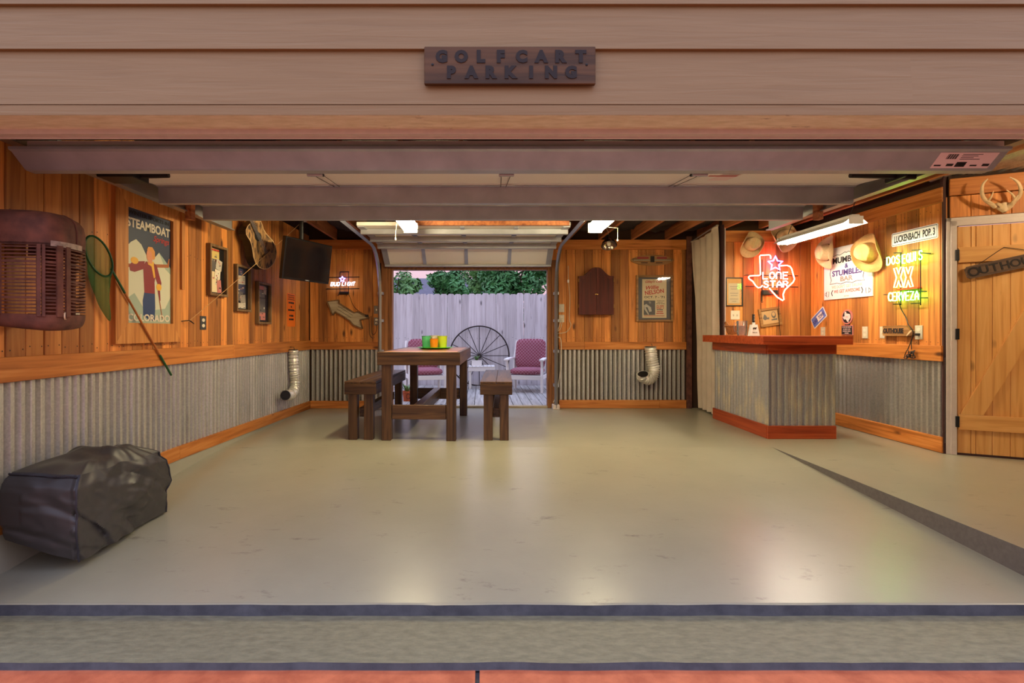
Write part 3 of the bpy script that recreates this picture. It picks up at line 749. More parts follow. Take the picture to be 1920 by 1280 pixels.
for sx, x in ((-1, DX0), (1, DX1)):
    z = dz(3.3)
    h = MB(); h.cbox(x-.06-.02*sx, x+.12*(-sx)+.06, 3.2, 3.36, z-.05, z-.005, 'black_metal', .004); h.tube([(x-.05*sx*-1, 3.28, z-.03), (x-.35*sx, 3.28, z-.02)], .016, 'black_metal', 8); h.build('roller_bracket', fd)
    xt = x+.075*sx
    tr = MB(); tr.box(xt-.004, xt+.004, 2.5, 5.0, 2.10, 2.19, 'track_steel').box(xt-.03, xt+.03, 2.5, 5.0, 2.09, 2.10, 'track_steel').box(xt-.03, xt+.03, 2.5, 5.0, 2.19, 2.2, 'track_steel'); tr.build('track', fd)
    MB().cbox(xt-.03*sx-.02, xt-.03*sx+.03, 4.2, 4.26, 2.03, 2.2, 'joist_wood', .003).build('hanger_block', fd)
    MB().box(xt-.02, xt+.02, 4.6, 4.64, 2.2, 2.78, 'steel').build('hanger_strap', fd)
# ---- rear garage door, rolled up
rd = sempty('door_3', 'smaller sectional door rolled up over the rear opening', 'garage door')
RX0, RX1 = -1.43, 1.0
prof = [(6.05, 2.345), (6.58, 2.345), (7.1, 2.345), (7.5, 2.32), (7.80, 2.115)]
for (ya, za), (yb, zb) in zip(prof[:-1], prof[1:]):
    mb = MB(); dy, dzv = yb-ya, zb-za; l = math.hypot(dy, dzv); ny, nz = -dzv/l*.04, dy/l*.04
    vs = [(RX0,ya,za),(RX1,ya,za),(RX1,yb-.004,zb),(RX0,yb-.004,zb)]; vs += [(x, y+ny, z+nz) for x, y, z in vs]
    mb.add(vs, [(0,3,2,1),(4,5,6,7),(0,1,5,4),(1,2,6,5),(2,3,7,6),(3,0,4,7)], 'door_panel'); se = mb.build('door_section', rd)
    for x in (RX0+.04, -.84, -.235, .385, RX1-.04):
        st = MB(); hw = .04 if abs(x) > .9 else .024
        dn = Vector((0, dzv/l, -dy/l))
        a0 = Vector((x, ya+dy*.06, za+dzv*.06)); a1 = Vector((x, ya+dy*.96, za+dzv*.96))
        v8 = [a0+Vector((-hw,0,0)), a0+Vector((hw,0,0)), a1+Vector((hw,0,0)), a1+Vector((-hw,0,0))]; v8 += [p+dn*.014 for p in v8]
        st.add(v8, [(0,3,2,1)[::-1],(4,5,6,7)[::-1],(0,1,5,4)[::-1],(1,2,6,5)[::-1],(2,3,7,6)[::-1],(3,0,4,7)[::-1]], 'steel'); st.build('stile', se)
for y, z in ((6.28, 2.345), (6.8, 2.345), (7.28, 2.332)):
    MB().cbox(RX0, RX1, y-.045, y+.02, z-.065, z-.002, 'steel', .004).build('strut', rd)
    for x in (-.84, -.235, .385): MB().cbox(x-.03, x+.03, y+.2, y+.27, z-.03, z-.002, 'black_metal', .003).build('hinge', rd)
MB().cbox(RX0, RX1, 7.775, 7.815, 2.085, 2.118, 'steel', .004).build('bottom_seal', rd)
for sx, x in ((-1, RX0-.075), (1, RX1+.075)):
    pts = [(x, 5.2, 2.335), (x, 7.2, 2.32)] + [(x, 7.2+.6*math.sin(R(a)), 1.72+.6*math.cos(R(a))) for a in (15, 30, 45, 60, 75, 90)] + [(x, 7.8, 0.02)]
    mb = MB(); mb.tube(pts, .026, 'track_steel', 4); mb.build('track', rd)
    for z in (.35, .85, 1.3, 1.7): MB().box(x-.03, x+.04, 7.8, YB-.012, z-.02, z+.02, 'steel').build('track_bracket', rd)
    MB().cbox(x-.05, x+.05, 7.78, YB-.013, .0, .07, 'white_casing', .006).build('track_foot', rd)
# ---- outside: deck, fence
dk = sempty('deck', 'grey weathered plank deck behind the rear opening', 'deck')
x = -3.4; bm_ = MB().cbox(-.072, .072, 8.09, 11.25, -.04, 0, 'deck_wood', .004).mesh('deck_board')
while x < 3.2:
    o = bpy.data.objects.new('deck_board', bm_); C.objects.link(o); o.parent = dk; o.location = (x, 0, random.uniform(-.003, 0)); x += .152
MB().box(-3.5, 3.3, 8.1, 11.25, -.2, -.06, 'dark_lumber').build('deck_frame', dk)
fe = tag(bpy.data.objects.new('picket_fence', None), 'tall dog-eared board fence behind the deck', 'fence'); C.objects.link(fe); fe.location = (0, 11.32, 0)
def picket():
    h = 1.94; w2 = .0732; c = .028
    return MB().prism([(-w2, -.28), (w2, -.28), (w2, h-c), (w2-c, h), (-w2+c, h), (-w2, h-c)], 0, .018, 'fence_wood').mesh('picket')
pm = picket(); x = -4.2
while x < 3.9:
    o = bpy.data.objects.new('picket', pm); C.objects.link(o); o.parent = fe; o.location = (x, random.uniform(-.004, .004), random.uniform(-.012, .012)); o.rotation_euler = (0, random.uniform(-.003, .003), 0); x += .147
for z in (.25, 1.0, 1.7): MB().cbox(-4.3, 4.0, .02, .06, z-.045, z+.045, 'fence_wood').build('fence_rail', fe)
for x in (-3.6, -1.2, 1.2, 3.6): MB().cbox(x-.045, x+.045, .06, .15, -.3, 1.85, 'fence_wood').build('fence_post', fe)
# trees and the neighbour's house
def tree(label, loc, rad, hc, n, mat, trunk_r=.1, seed=1, leaf=.09):
    rnd = random.Random(seed); t = thing('leafy_tree', label, 'tree', loc, 0, 'trees beyond the fence')
    tb = MB(); tb.tube([(0,0,0), (.03,.02,hc*.5), (-.03,.04,hc)], .1, 'bark', 8, rad=[trunk_r*1.3, trunk_r, trunk_r*.6])
    for k in range(5):
        a = k*1.3+rnd.random(); tb.tube([(0,0,hc*(.5+.08*k)), (rad*.35*math.cos(a), rad*.35*math.sin(a), hc*(.65+.1*k)), (rad*.6*math.cos(a), rad*.6*math.sin(a), hc*(.8+.1*k))], .03, 'bark', 5, rad=[trunk_r*.5, trunk_r*.3, .01])
    tb.build('trunk', t, 60)
    cl = MB(); blobs = [(rnd.gauss(0, rad*.42), rnd.gauss(0, rad*.42), hc+rnd.gauss(0, rad*.55), rad*rnd.uniform(.28, .5)) for _ in range(22)]
    vs = []; fs = []
    for i in range(n):
        bx, by, bz, br = rnd.choice(blobs); d = Vector((rnd.gauss(0,1), rnd.gauss(0,1), rnd.gauss(0,1))).normalized()*br*rnd.uniform(.6, 1.05)
        c = Vector((bx, by, bz))+d; nrm = (d.normalized()+Vector((rnd.uniform(-.7,.7), rnd.uniform(-.7,.7), rnd.uniform(-.2,.9)))).normalized()
        a = nrm.orthogonal().normalized(); q = Matrix.Rotation(rnd.random()*6.28, 3, nrm); a = q @ a; b = nrm.cross(a); s = leaf*rnd.uniform(.6, 1.3)
        k = len(vs); vs += [c-a*s, c+b*s*.42+nrm*s*.1, c+a*s, c-b*s*.42+nrm*s*.1]; fs.append((k, k+1, k+2, k+3))
    cl.add(vs, fs, mat); o = cl.build('foliage', t); o['kind'] = 'stuff'
tree('loose pale tree standing at the left behind the fence', (-4.6, 17.0, -.3), 1.1, 2.7, 3600, 'leaf_mid', seed=2)
tree('upright dark green tree in front of the grey roof', (-1.0, 14.2, -.3), .46, 2.6, 3400, 'leaf_dark', seed=3)
tree('broad dense dark tree right of centre behind the fence', (1.05, 17.2, -.3), 1.1, 3.1, 6000, 'leaf_dark', seed=4)
tree('tall dark tree at the far right behind the fence', (2.2, 13.6, -.3), .85, 2.9, 6000, 'leaf_dark', seed=5)
tree('low light green shrub tree peeking over the left fence', (-2.25, 13.6, -.3), .5, 2.25, 2400, 'leaf_mid', seed=6, trunk_r=.05)
tree('rounded light green tree between the two dark trees', (-.2, 21.5, -.3), 1.0, 3.3, 3400, 'leaf_mid', seed=8)
hs = thing('house', 'neighbouring house with a grey shingle roof beyond the fence', 'house', (-3.2, 24, -.3))
MB().box(-5, 4.2, 0, 7, 0, 2.6, 'house_wall').build('wall', hs)
MB().add([(-5.5,-.6,2.5),(4.7,-.6,2.5),(4.7,3.5,4.15),(-5.5,3.5,4.15),(-5.5,7.6,2.5),(4.7,7.6,2.5)], [(0,1,2,3),(3,2,5,4),(0,3,4),(1,5,2),(0,4,5,1)], 'roof_shingle').build('roof', hs)
# ================================================================== LAMPS
def shop_light(label, x, y0, y1, z, w2):
    t = thing('shop_light', label, 'lamp', (x, (y0+y1)/2, z), 0, 'fluorescent shop lights under the joists'); h = (y1-y0)/2
    MB().cbox(-w2*.8, w2*.8, -h, h, .078, .105, 'fixture_white', .006).build('housing', t)
    mb = MB(); pr = [(-w2, .077), (-w2*.97, .02), (-w2*.7, 0), (w2*.7, 0), (w2*.97, .02), (w2, .077)]
    mb.add([(a, y, b) for y in (-h+.012, h-.012) for a, b in pr], [(i, i+1, i+7, i+6)[::-1] for i in range(5)]+[(0,1,2,3,4,5), (6,7,8,9,10,11)[::-1]], 'lamp_glow'); mb.build('diffuser', t, 60)
    for s in (-1, 1): MB().cbox(-w2, w2, s*h-.012, s*h+.012, -.002, .105, 'fixture_white', .004).build('end_cap', t)
    for s in (-1, 1): MB().tube([(0, s*h*.8, .07), (0, s*h*.8, .31)], .004, 'black_wire', 5).build('hanger', t)
    return t
l1 = shop_light('glowing warm shop light on the left near the television', -.775, 4.50, 5.74, 2.205, .075)
MB().tube([(-.10, .3, .03), (-.115, .34, -.03), (-.118, .34, -.10)], .003, 'cord_white', 5).lathe([(.001,-.13),(.008,-.125),(.006,-.1),(.002,-.095)], 'white', 8, Matrix.Translation((-.118,.34,0))).build('pull_cord', l1)
l2 = shop_light('glowing warm shop light in the middle above the floor', 1.21, 4.50, 5.74, 2.205, .075)
MB().tube([(.10, .55, .05), (.23, .57, .04), (.233, .58, -.07)], .003, 'cord_white', 5).lathe([(.001,-.1),(.008,-.095),(.006,-.075),(.002,-.07)], 'white', 8, Matrix.Translation((.233,.58,0))).build('pull_cord', l2)
t = thing('bar_light', 'long tilted double tube fluorescent fixture hanging over the bar', 'lamp', (3.57, 5.72, 2.19)); h = .62
mb = MB(); pr = [(-.115, -.006), (-.05, .045), (.05, .045), (.115, -.006)]
mb.add([(a, y, b) for y in (-h, h) for a, b in pr] + [(a, y, b-.003) for y in (-h, h) for a, b in pr], [(i, i+1, i+5, i+4) for i in range(3)]+[(8+i, 8+i+4, 8+i+5, 8+i+1) for i in range(3)], 'fixture_white'); mb.build('reflector', t)
MB().cbox(-.04, .04, -h, h, .044, .075, 'fixture_white', .004).build('housing', t)
for sx in (-.045, .045): MB().tube([(sx, -h+.01, .0), (sx, h-.01, .0)], .019, 'bar_lamp_glow', 10).build('light_tube', t, 60)
for s in (-1, 1):
    MB().cbox(-.07, .07, s*h-.006, s*h+.006, -.018, .06, 'fixture_white', .003).build('end_cap', t)
    MB().tube([(0, s*h*.85, .07), (.095, s*h*.85, .308)], .004, 'black_wire', 5).build('chain', t)
# small globe fixture on the alcove ceiling by the plank door
t = thing('alcove_light', 'small round ceiling lamp in the alcove by the plank door', 'lamp', (4.75, 3.35, 2.46))
MB().lathe([(.001, .128), (.045, .128), (.045, .115), (.028, .10), (.026, .05), (.001, .05)], 'fixture_white', 20).build('base', t, 40)
MB().lathe([(.001, -.06)]+[(.06*math.sin(R(a)), -.06*math.cos(R(a))) for a in range(15, 150, 15)]+[(.035, .052)], 'alcove_glow', 18).build('globe', t, 60)
# clamp reflector lamp hanging in front of the back wall
t = thing('reflector_lamp', 'round metal reflector work lamp hanging above the poster', 'lamp', (1.655, 7.0, 2.30))
mb = MB(); Mr = Matrix.Rotation(R(-28), 4, 'X')
mb.lathe([(.03, .075), (.035, .05), (.06, .035), (.09, 0), (.104, -.04), (.101, -.04), (.086, 0), (.055, .03)], 'lamp_metal', 24, Mr); mb.build('shade', t, 40)
MB().lathe([(.001, .13), (.022, .125), (.022, .07), (.012, .06)], 'black_metal', 12, Mr).build('socket', t, 40)
MB().lathe([(.001, -.045), (.02, -.035), (.03, -.005), (.02, .03), (.012, .045)], 'off_white', 12, Mr).build('bulb', t, 60)
pts = [(0, .05, .11)] + [(.012*math.sin(k*2.2), .05+.01*k, .13+.03*k) for k in range(1, 5)] + [(0, .05, .24)]
MB().tube(pts, .004, 'cord_white', 5).build('hanging_cord', t)
# ================================================================== TABLE, BENCHES
TR = R(-2.3)
t = thing('bar_table', 'tall dark stained wooden table with slatted top', 'table', (-.635, 6.46, 0), TR)
TW, TL = .435, .9
for sx in (-1, 1):
    for sy in (-1, 1):
        MB().cbox(-.05, .05, -.048, .048, 0, .80, 'dark_wood_z', .004).build('leg', t, loc=(sx*(TW-.105+.01), sy*(TL-.06), 0))
for s in (-1, 1):
    MB().cbox(-TW, TW, -.02, .02, -.07, .068, 'dark_wood', .004).build('apron_board', t, loc=(0, s*(TL-.02)+0, .86))
    MB().cbox(-.02, .02, -TL+.042, TL-.042, -.07, .068, 'dark_wood_y', .004).build('apron_board', t, loc=(s*(TW-.02), 0, .86))
    MB().cbox(-TW+.15, TW-.15, -.022, .022, -.075, .075, 'dark_wood', .004).build('end_stretcher', t, loc=(0, s*(TL-.06), .295))
MB().cbox(-.045, .045, -TL+.085, TL-.085, -.07, .07, 'dark_wood_y', .004).build('long_stretcher', t, loc=(-.02, 0, .30))
y = -TL+.044; k = 0
cols = ['table_slat_b', 'table_slat_e', 'table_slat_a', 'table_slat_c', 'table_slat_d', 'table_slat_e', 'table_slat_b', 'table_slat_a']
while y < TL-.06:
    wd_ = min(.14, TL-.042-y)
    MB().cbox(-TW+.043, TW-.043, -wd_/2+.001, wd_/2-.001, -.012, .012, cols[k % 8], .002).build('top_slat', t, loc=(0, y+wd_/2, .915)); y += wd_; k += 1
def bench(label, loc, rz):
    b = thing('bench', label, 'bench', loc, rz, 'benches beside the tall table'); W_, L_ = .168, .85
    for s in (-1, 1): MB().cbox(-W_/2+.001, W_/2-.001, -L_+.001, L_-.001, -.012, .012, 'dark_wood_y', .003).build('seat_plank', b, loc=(s*W_/2, 0, .606))
    for s in (-1, 1):
        MB().cbox(-W_, W_, -.018, .018, -.056, .056, 'dark_wood', .004).build('apron_board', b, loc=(0, s*(L_-.018), .537))
        MB().cbox(-.018, .018, -L_+.037, L_-.037, -.056, .056, 'dark_wood_y', .004).build('apron_board', b, loc=(s*(W_-.018), 0, .537))
        for q in (-1, 1): MB().cbox(-.047, .047, -.045, .045, 0, .481, 'dark_wood_z', .004).build('leg', b, loc=(q*.084, s*(L_-.065), 0))
    MB().cbox(-.036, .036, -L_+.11, L_-.11, -.05, .05, 'dark_wood_y', .004).build('stretcher', b, loc=(0, 0, .28))
    return b
bench('dark wooden bench left of the tall table', (-1.255, 6.45, 0), TR)
bench('dark wooden bench right of the tall table', (.175, 6.42, 0), TR)
# tray and tumblers
TZ = .9275
t = thing('serving_tray', 'round bright green serving tray on the tall table', 'tray', (-.585, 6.55, TZ))
mb = MB(); mb.lathe([(.001, .004), (.17, .004), (.205, .018), (.22, .02), (.22, .024), (.2, .023), (.168, .01), (.001, .009)], 'tray_green', 36); mb.build('dish', t, 40)
def tumbler(label, x, y, mat, r=.05, h=.15):
    t = thing('tumbler', label, 'tumbler', (x, y, TZ+.0095), 0, 'tumblers on the green tray')
    MB().lathe([(.001, .0), (r*.86, 0), (r, h), (r-.004, h), (r*.86-.004, .006), (.001, .006)], mat, 24).build('cup', t, 40)
    MB().lathe([(r-.001, h-.006), (r+.003, h-.004), (r+.003, h+.001), (r-.004, h+.001)], mat, 24).build('rim', t, 40)
tumbler('mint green plastic tumbler at the left of the tray', -.69, 6.55, 'cup_green', .058)
tumbler('bright orange tumbler with a pale rim in the middle of the tray', -.588, 6.45, 'cup_orange', .05, .118)
tumbler('pale cream tumbler standing behind the orange one', -.60, 6.63, 'cup_white', .055, .155)
tumbler('lime yellow tumbler at the right of the tray', -.495, 6.56, 'cup_yellow', .06)
# ================================================================== BAR COUNTER
t = thing('bar_counter', 'corner bar counter with corrugated steel sides and red wood top', 'bar', (0, 0, 0))
BX0, BX1, BY0, BY1 = 3.05, 3.76, 5.69, YK-.03
MB().box(BX0+.02, BX1-.02, BY0+.02, BY0+.30, .02, .99, 'dark_lumber').box(BX0+.02, BX0+.3, BY0+.02, BY1, .02, .99, 'dark_lumber').build('carcass', t)
fr = bpy.data.objects.new('front_cladding', None); C.objects.link(fr); fr.parent = t; fr.location = (0, BY0, 0)
corrugated(fr, BX0+.012, BX1, .12, .92, 'weathered_galv', .8, y=.008, amp=.011, pitch=.072)
sd = bpy.data.objects.new('side_cladding', None); C.objects.link(sd); sd.parent = t; sd.location = (BX0, 0, 0); sd.rotation_euler = (0, 0, R(-90))
corrugated(sd, -BY1, -BY0, .12, .92, 'weathered_galv', .7, y=.008, amp=.011, pitch=.072)
ed = bpy.data.objects.new('end_cladding', None); C.objects.link(ed); ed.parent = t; ed.location = (BX1, BY0, 0); ed.rotation_euler = (0, 0, R(90))
corrugated(ed, 0, .3, .12, .92, 'weathered_galv', .8, y=.008, amp=.011, pitch=.072)
MB().cbox(-(BX1-BX0)/2-.02, (BX1-BX0)/2, -.012, .012, -.07, .07, 'bar_wood', .003).build('kick_board', t, loc=((BX0+BX1)/2, BY0-.012, .0705))
MB().cbox(-.012, .012, -(BY1-BY0)/2, (BY1-BY0)/2, -.07, .07, 'bar_wood_y', .003).build('kick_board', t, loc=(BX0-.012, (BY0+BY1)/2, .0705))
MB().cbox(-(BX1-BX0)/2-.02, (BX1-BX0)/2, -.012, .012, -.051, .051, 'bar_wood', .003).build('skirt_board', t, loc=((BX0+BX1)/2, BY0-.016, .955))
MB().cbox(-.012, .012, -(BY1-BY0)/2, (BY1-BY0)/2, -.051, .051, 'bar_wood_y', .003).build('skirt_board', t, loc=(BX0-.016, (BY0+BY1)/2, .955))
tp = MB(); ov = .155
pl = [(BX0-ov, BY0-.19), (BX1+.06, BY0-.19), (BX1+.06, BY0+.36), (BX0+.36, BY0+.36), (BX0+.36, BY1), (BX0-ov, BY1)]
n = len(pl); z0, z1 = 1.007, 1.094
tp.add([(x, y, z1) for x, y in pl]+[(x, y, z0) for x, y in pl], [tuple(range(n)), tuple(range(2*n-1, n-1, -1))]+[((i+1) % n, i, i+n, (i+1) % n+n) for i in range(n)], 'bar_wood'); tp.build('counter_top', t)
BT = 1.094
# basket, pitcher, cowbell
t = thing('wicker_basket', 'small brown wicker basket with looped handle on the bar', 'basket', (3.05, 6.42, BT))
def weave(u, v):
    a = 2*PI*u; r = .075+.03*v; r *= 1+.03*math.sin(a*24+PI*round(v*7)); return (r*math.cos(a)*1.2, r*math.sin(a), .01+.10*v)
MB().grid(96, 9, weave, 'wicker', True).lathe([(.001, .01), (.088, .01)], 'wicker', 24).build('bowl', t, 60)
MB().tube([(.128*math.cos(a*PI/12), .107*math.sin(a*PI/12), .113) for a in range(24)], .008, 'wicker', 6, True).build('rim', t, 60)
for s in (-1, 1): MB().tube([(s*.10+.0, .03, .11), (s*.12, .03, .15), (s*.125, 0, .165), (s*.12, -.03, .15), (s*.10, -.03, .11)], .007, 'wicker', 6).build('handle', t, 60)
t = thing('plastic_pitcher', 'clear plastic drinks pitcher on the bar', 'pitcher', (2.975, 6.12, BT))
MB().lathe([(.001, .002), (.048, .002), (.056, .03), (.058, .165), (.061, .17), (.057, .17), (.054, .165), (.052, .03), (.044, .008), (.001, .008)], 'clear_plastic', 28).build('body', t, 40)
MB().tube([(-.055, 0, .15), (-.085, 0, .145), (-.09, 0, .09), (-.08, 0, .05), (-.053, 0, .045)], .006, 'clear_plastic', 8).build('handle', t, 60)
t = thing('cow_bell', 'white tapered cow bell with black handle on the bar', 'bell', (2.998, 5.90, BT))
MB().add([(-.053,-.03,0),(.053,-.03,0),(.053,.03,0),(-.053,.03,0),(-.033,-.02,.125),(.033,-.02,.125),(.033,.02,.125),(-.033,.02,.125)], [(0,3,2,1),(4,5,6,7),(0,1,5,4),(1,2,6,5),(2,3,7,6),(3,0,4,7)], 'white').cbox(-.014, .014, -.01, .01, .125, .15, 'white', .003).build('bell_body', t)
MB().tube([(-.002, 0, .15), (-.002, 0, .238)], .013, 'black', 10, rad=None).build('handle', t, 60)
for k in range(4): MB().lathe([(.013, .17+.02*k), (.0165, .174+.02*k), (.013, .178+.02*k)], 'black', 10, Matrix.Translation((-.002, 0, 0))).build('grip_ring', t)
mb = text_mb('MESA', 'ink', .013, depth=.001, bold=.02, at=(0, .038), y=-.0305, space=1.3)
mb.prism([(-.022,.082),(-.018,.07),(-.015,.07),(-.014,.078),(.008,.078),(.01,.07),(.013,.07),(.014,.082),(.022,.087),(.02,.094),(.012,.092),(-.018,.092)], -.0285, -.026, 'ink'); mb.build('printed_cow_logo', t)
# ================================================================== GRILL COVER
def cover():
    t = thing('equipment_cover', 'dark grey fabric cover draped over bulky equipment by the left wall', 'cover', (-2.33, 3.25, 0))
    A, B, C_, D = Vector((-2.50, 2.79)), Vector((-2.165, 2.86)), Vector((-2.17, 3.63)), Vector((-2.505, 3.86))
    zt = {'A': .40, 'B': .37, 'C': .33, 'D': .32}; zb = {'A': .06, 'B': -.09, 'C': -.088, 'D': -.07}
    base = Vector((-2.33, 3.25))
    def wr(p, s=1):
        a = noise.noise((p.x*6, p.y*6+p.z*3, p.z*5))*.022 + noise.noise((p.x*14+p.z*9, p.y*11-p.z*6, p.z*13))*.012
        rd = abs(noise.noise((p.y*4.5+p.z*5, p.z*3.0, p.x*3)))
        fd_ = noise.noise((p.y*9+p.z*16, p.z*4-p.y*3, p.x*6)); return (a - .03*max(0, .22-rd)/.22 + .010*(1-abs(fd_)*3 if abs(fd_) < .33 else 0))*s
    ring = []; key = 'ABCD'; cs = [A, B, C_, D]; per = []
    for i in range(4):
        a, b = cs[i], cs[(i+1) % 4]; m = 68 if i in (1, 3) else 40
        for j in range(m):
            f = j/m; per.append((a.lerp(b, f), zt[key[i]]*(1-f)+zt[key[(i+1) % 4]]*f, zb[key[i]]*(1-f)+zb[key[(i+1) % 4]]*f))
    nu = len(per); cen = (A+B+C_+D)/4
    # round the corners in plan
    sm = [((per[i-1][0]+per[i][0]*2+per[(i+1) % nu][0])/4, per[i][1], per[i][2]) for i in range(nu)]
    def side(u, v):
        i = int(round(u*nu)) % nu; p, t_, b_ = sm[i]; o = (p-cen).normalized()
        z = b_+(t_-b_)*v; q = Vector((p.x, p.y, z)); bulge = .035*math.sin(PI*min(1, v*.9+.05))-.03*max(0, v-.86)/.14
        d = wr(q)*(.35 if (i < 38 or i > nu-2) else 1)+bulge; d = min(d, 0.03) if (i > 140 or i < 12) else d
        return Vector((p.x+o.x*d-base.x, p.y+o.y*d-base.y, z+.015*noise.noise((p.x*7, p.y*7, 3))*(1 if v > .9 else (.6 if v < .1 else 0))))
    mb = MB(); mb.grid(nu, 44, side, 'cover_fabric', True)
    rim = [side(i/nu, 1) for i in range(nu)]; cz = sum(r.z for r in rim)/nu
    def top(u, v):
        r = rim[int(round(u*nu)) % nu]; c = Vector((cen.x-base.x, cen.y-base.y, cz+.055)); p = r.lerp(c, v)
        bump = .03*math.sin(PI*v)*(1 if v < 1 else 0)+.03*noise.noise((p.x*8, p.y*7, 4))*math.sin(PI*min(1, v*1.4)*.5)
        # folded ridge across the top
        bump += .035*math.exp(-((p.y+.02-p.x*.5)/.05)**2)*math.sin(PI*.5*min(1, v*2.5))
        return Vector((p.x, p.y, p.z+bump))
    mb.grid(nu, 16, top, 'cover_fabric', True)
    b = mb.build('cover_cloth', t, 50)
    for idx in (40, 108):
        MB().tube([side(idx/nu, k/14)*1.0+Vector((.002, -.006, 0)) for k in range(15)], .006, 'cover_piping', 6).build('piping', t, 60)
    MB().tube([side(i/nu, .97)+Vector((0, -.004, .003)) for i in range(40)], .006, 'cover_piping', 6).build('piping', t, 60)
    # the equipment's feet under the cover
    for x, y in ((-2.42, 3.1), (-2.27, 3.1), (-2.27, 3.5), (-2.42, 3.6)):
        MB().cbox(x-base.x-.025, x-base.x+.025, y-base.y-.025, y-base.y+.025, floor_z(y)+.0, .1, 'black_metal', .004).build('foot', t)
cover()
# ================================================================== OUTDOOR FURNITURE
def armchair(label, loc, rz):
    t = thing('patio_armchair', label, 'armchair', loc, rz, 'white patio armchairs'); W_ = .33; m = 'white_paint'
    for s in (-1, 1):
        MB().tube([(s*W_, -.36, 0), (s*W_, -.355, .3), (s*W_, -.33, .46), (s*W_, -.36, .60)], .03, m, 4, rad=[.026, .028, .027, .024]).build('front_leg', t)
        MB().tube([(s*W_, .36, 0), (s*W_, .30, .34), (s*W_, .34, .62), (s*(W_-.02), .46, .95)], .03, m, 4, rad=[.03, .035, .032, .026]).build('rear_leg', t)
        mb = MB()
        mb.grid(2, 9, lambda u, v: (s*(W_+.005)+(u-.5)*.085, -.43+.82*v, .62+.02*math.sin(PI*v)), m); mb.grid(2, 9, lambda u, v: (s*(W_+.005)-(u-.5)*.085, -.43+.82*v, .595+.02*math.sin(PI*v)), m)
        for q in (-.5, .5): mb.grid(2, 9, lambda u, v: (s*(W_+.005)+q*.085, -.43+.82*v, .595+.025*u+.02*math.sin(PI*v)), m)
        mb.grid(2, 2, lambda u, v: (s*(W_+.005)+(u-.5)*.085, -.43, .595+.025*v), m); mb.build('armrest', t, 30)
        MB().cbox(s*W_-.018, s*W_+.018, -.33, .3, .25, .32, m, .004).build('side_rail', t)
    MB().cbox(-W_, W_, -.37, -.335, .24, .32, m, .004).build('front_rail', t)
    MB().cbox(-W_, W_, .28, .31, .24, .32, m, .004).build('back_rail', t)
    for k in range(5): MB().cbox(-.03, .03, -.012, .012, 0, .62, m, .003).build('back_slat', t, loc=(-.22+.11*k, .36, .32), rot=(R(-12), 0, 0))
    def cush(name, w2, d2, h2, loc, rot):
        mb = MB()
        def f(u, v):
            a = 2*PI*u; b = PI*(v-.5); e = .35
            sg = lambda q, p: math.copysign(abs(q)**p, q)
            return (w2*sg(math.cos(b), .4)*sg(math.cos(a), e), d2*sg(math.cos(b), .4)*sg(math.sin(a), e), h2*sg(math.sin(b), .8))
        mb.grid(40, 13, f, 'cushion', True).build(name, t, 60, loc=loc, rot=rot)
    cush('seat_cushion', .30, .33, .065, (0, -.04, .385), (0, 0, 0))
    cush('back_cushion', .30, .30, .07, (0, .27, .70), (R(78), 0, 0))
    return t
armchair('white patio armchair with red patterned cushions behind the tall table', (-1.10, 10.2, 0), R(14))
armchair('white patio armchair with red patterned cushions on the right of the deck', (.87, 10.25, 0), R(-16))
t = thing('patio_side_table', 'low white slatted side table between the patio chairs', 'side table', (-.02, 10.75, 0))
for k in range(7): MB().cbox(-.034, .034, -.22, .22, .425, .45, 'white_paint', .003).build('top_slat', t, loc=(-.225+.075*k, 0, 0))
for s in (-1, 1): MB().cbox(-.265, .265, s*.2-.015, s*.2+.015, .35, .424, 'white_paint', .003).build('apron_board', t)
for a in (-1, 1):
    for b in (-1, 1): MB().cbox(a*.23-.022, a*.23+.022, b*.18-.022, b*.18+.022, 0, .424, 'white_paint', .003).build('leg', t)
def spiky(parent, mat, n, r, h, z, seed, wd=.012):
    rnd = random.Random(seed)
    for i in range(n):
        a = 2*PI*i/n+rnd.uniform(-.2, .2); l = rnd.uniform(.5, 1); d = Vector((math.cos(a), math.sin(a), 0)); sd_ = Vector((-d.y, d.x, 0))
        p0 = Vector((0, 0, z)); p1 = d*r*l*.6+Vector((0, 0, z+h*.7*rnd.uniform(.6, 1))); p2 = d*r*l+Vector((0, 0, z+h*rnd.uniform(.6, 1)))
        mb = MB(); mb.add([p0-sd_*wd, p0+sd_*wd, p1+sd_*wd*1.1, p1-sd_*wd*1.1, p2, p0-d*.008+Vector((0,0,-.002)), p1-d*.012+Vector((0,0,.004))], [(0,1,2,3), (3,2,4), (0,3,6,5), (1,5,6,2), (3,4,6), (2,6,4)], mat); mb.build('leaf', parent)
t = thing('succulent_planter', 'white box planter with spiky succulent on the side table', 'planter', (-.12, 10.72, .45))
MB().box(-.115, .115, -.06, -.05, 0, .11, 'white_paint').box(-.115, .115, .05, .06, 0, .11, 'white_paint').box(-.115, -.105, -.06, .06, 0, .11, 'white_paint').box(.105, .115, -.06, .06, 0, .11, 'white_paint').box(-.11, .11, -.055, .055, 0, .095, 'soil').build('planter_box', t)
spiky(t, 'plant_green', 14, .10, .12, .095, 4)
t = thing('terracotta_pot', 'terracotta pot with aloe plant at the deck edge', 'pot', (-1.24, 8.75, .0))
MB().lathe([(.001, 0), (.06, 0), (.075, .13), (.085, .135), (.085, .165), (.072, .165), (.068, .14), (.001, .14)], 'terracotta', 24).build('pot', t, 40)
MB().tube([(.03+.03*math.cos(a*PI/8), -.082, .085+.04*math.sin(a*PI/8)) for a in range(16)], .004, 'iron', 5, True).build('ring_ornament', t, 60)
spiky(t, 'plant_green', 9, .16, .17, .14, 9, .018)
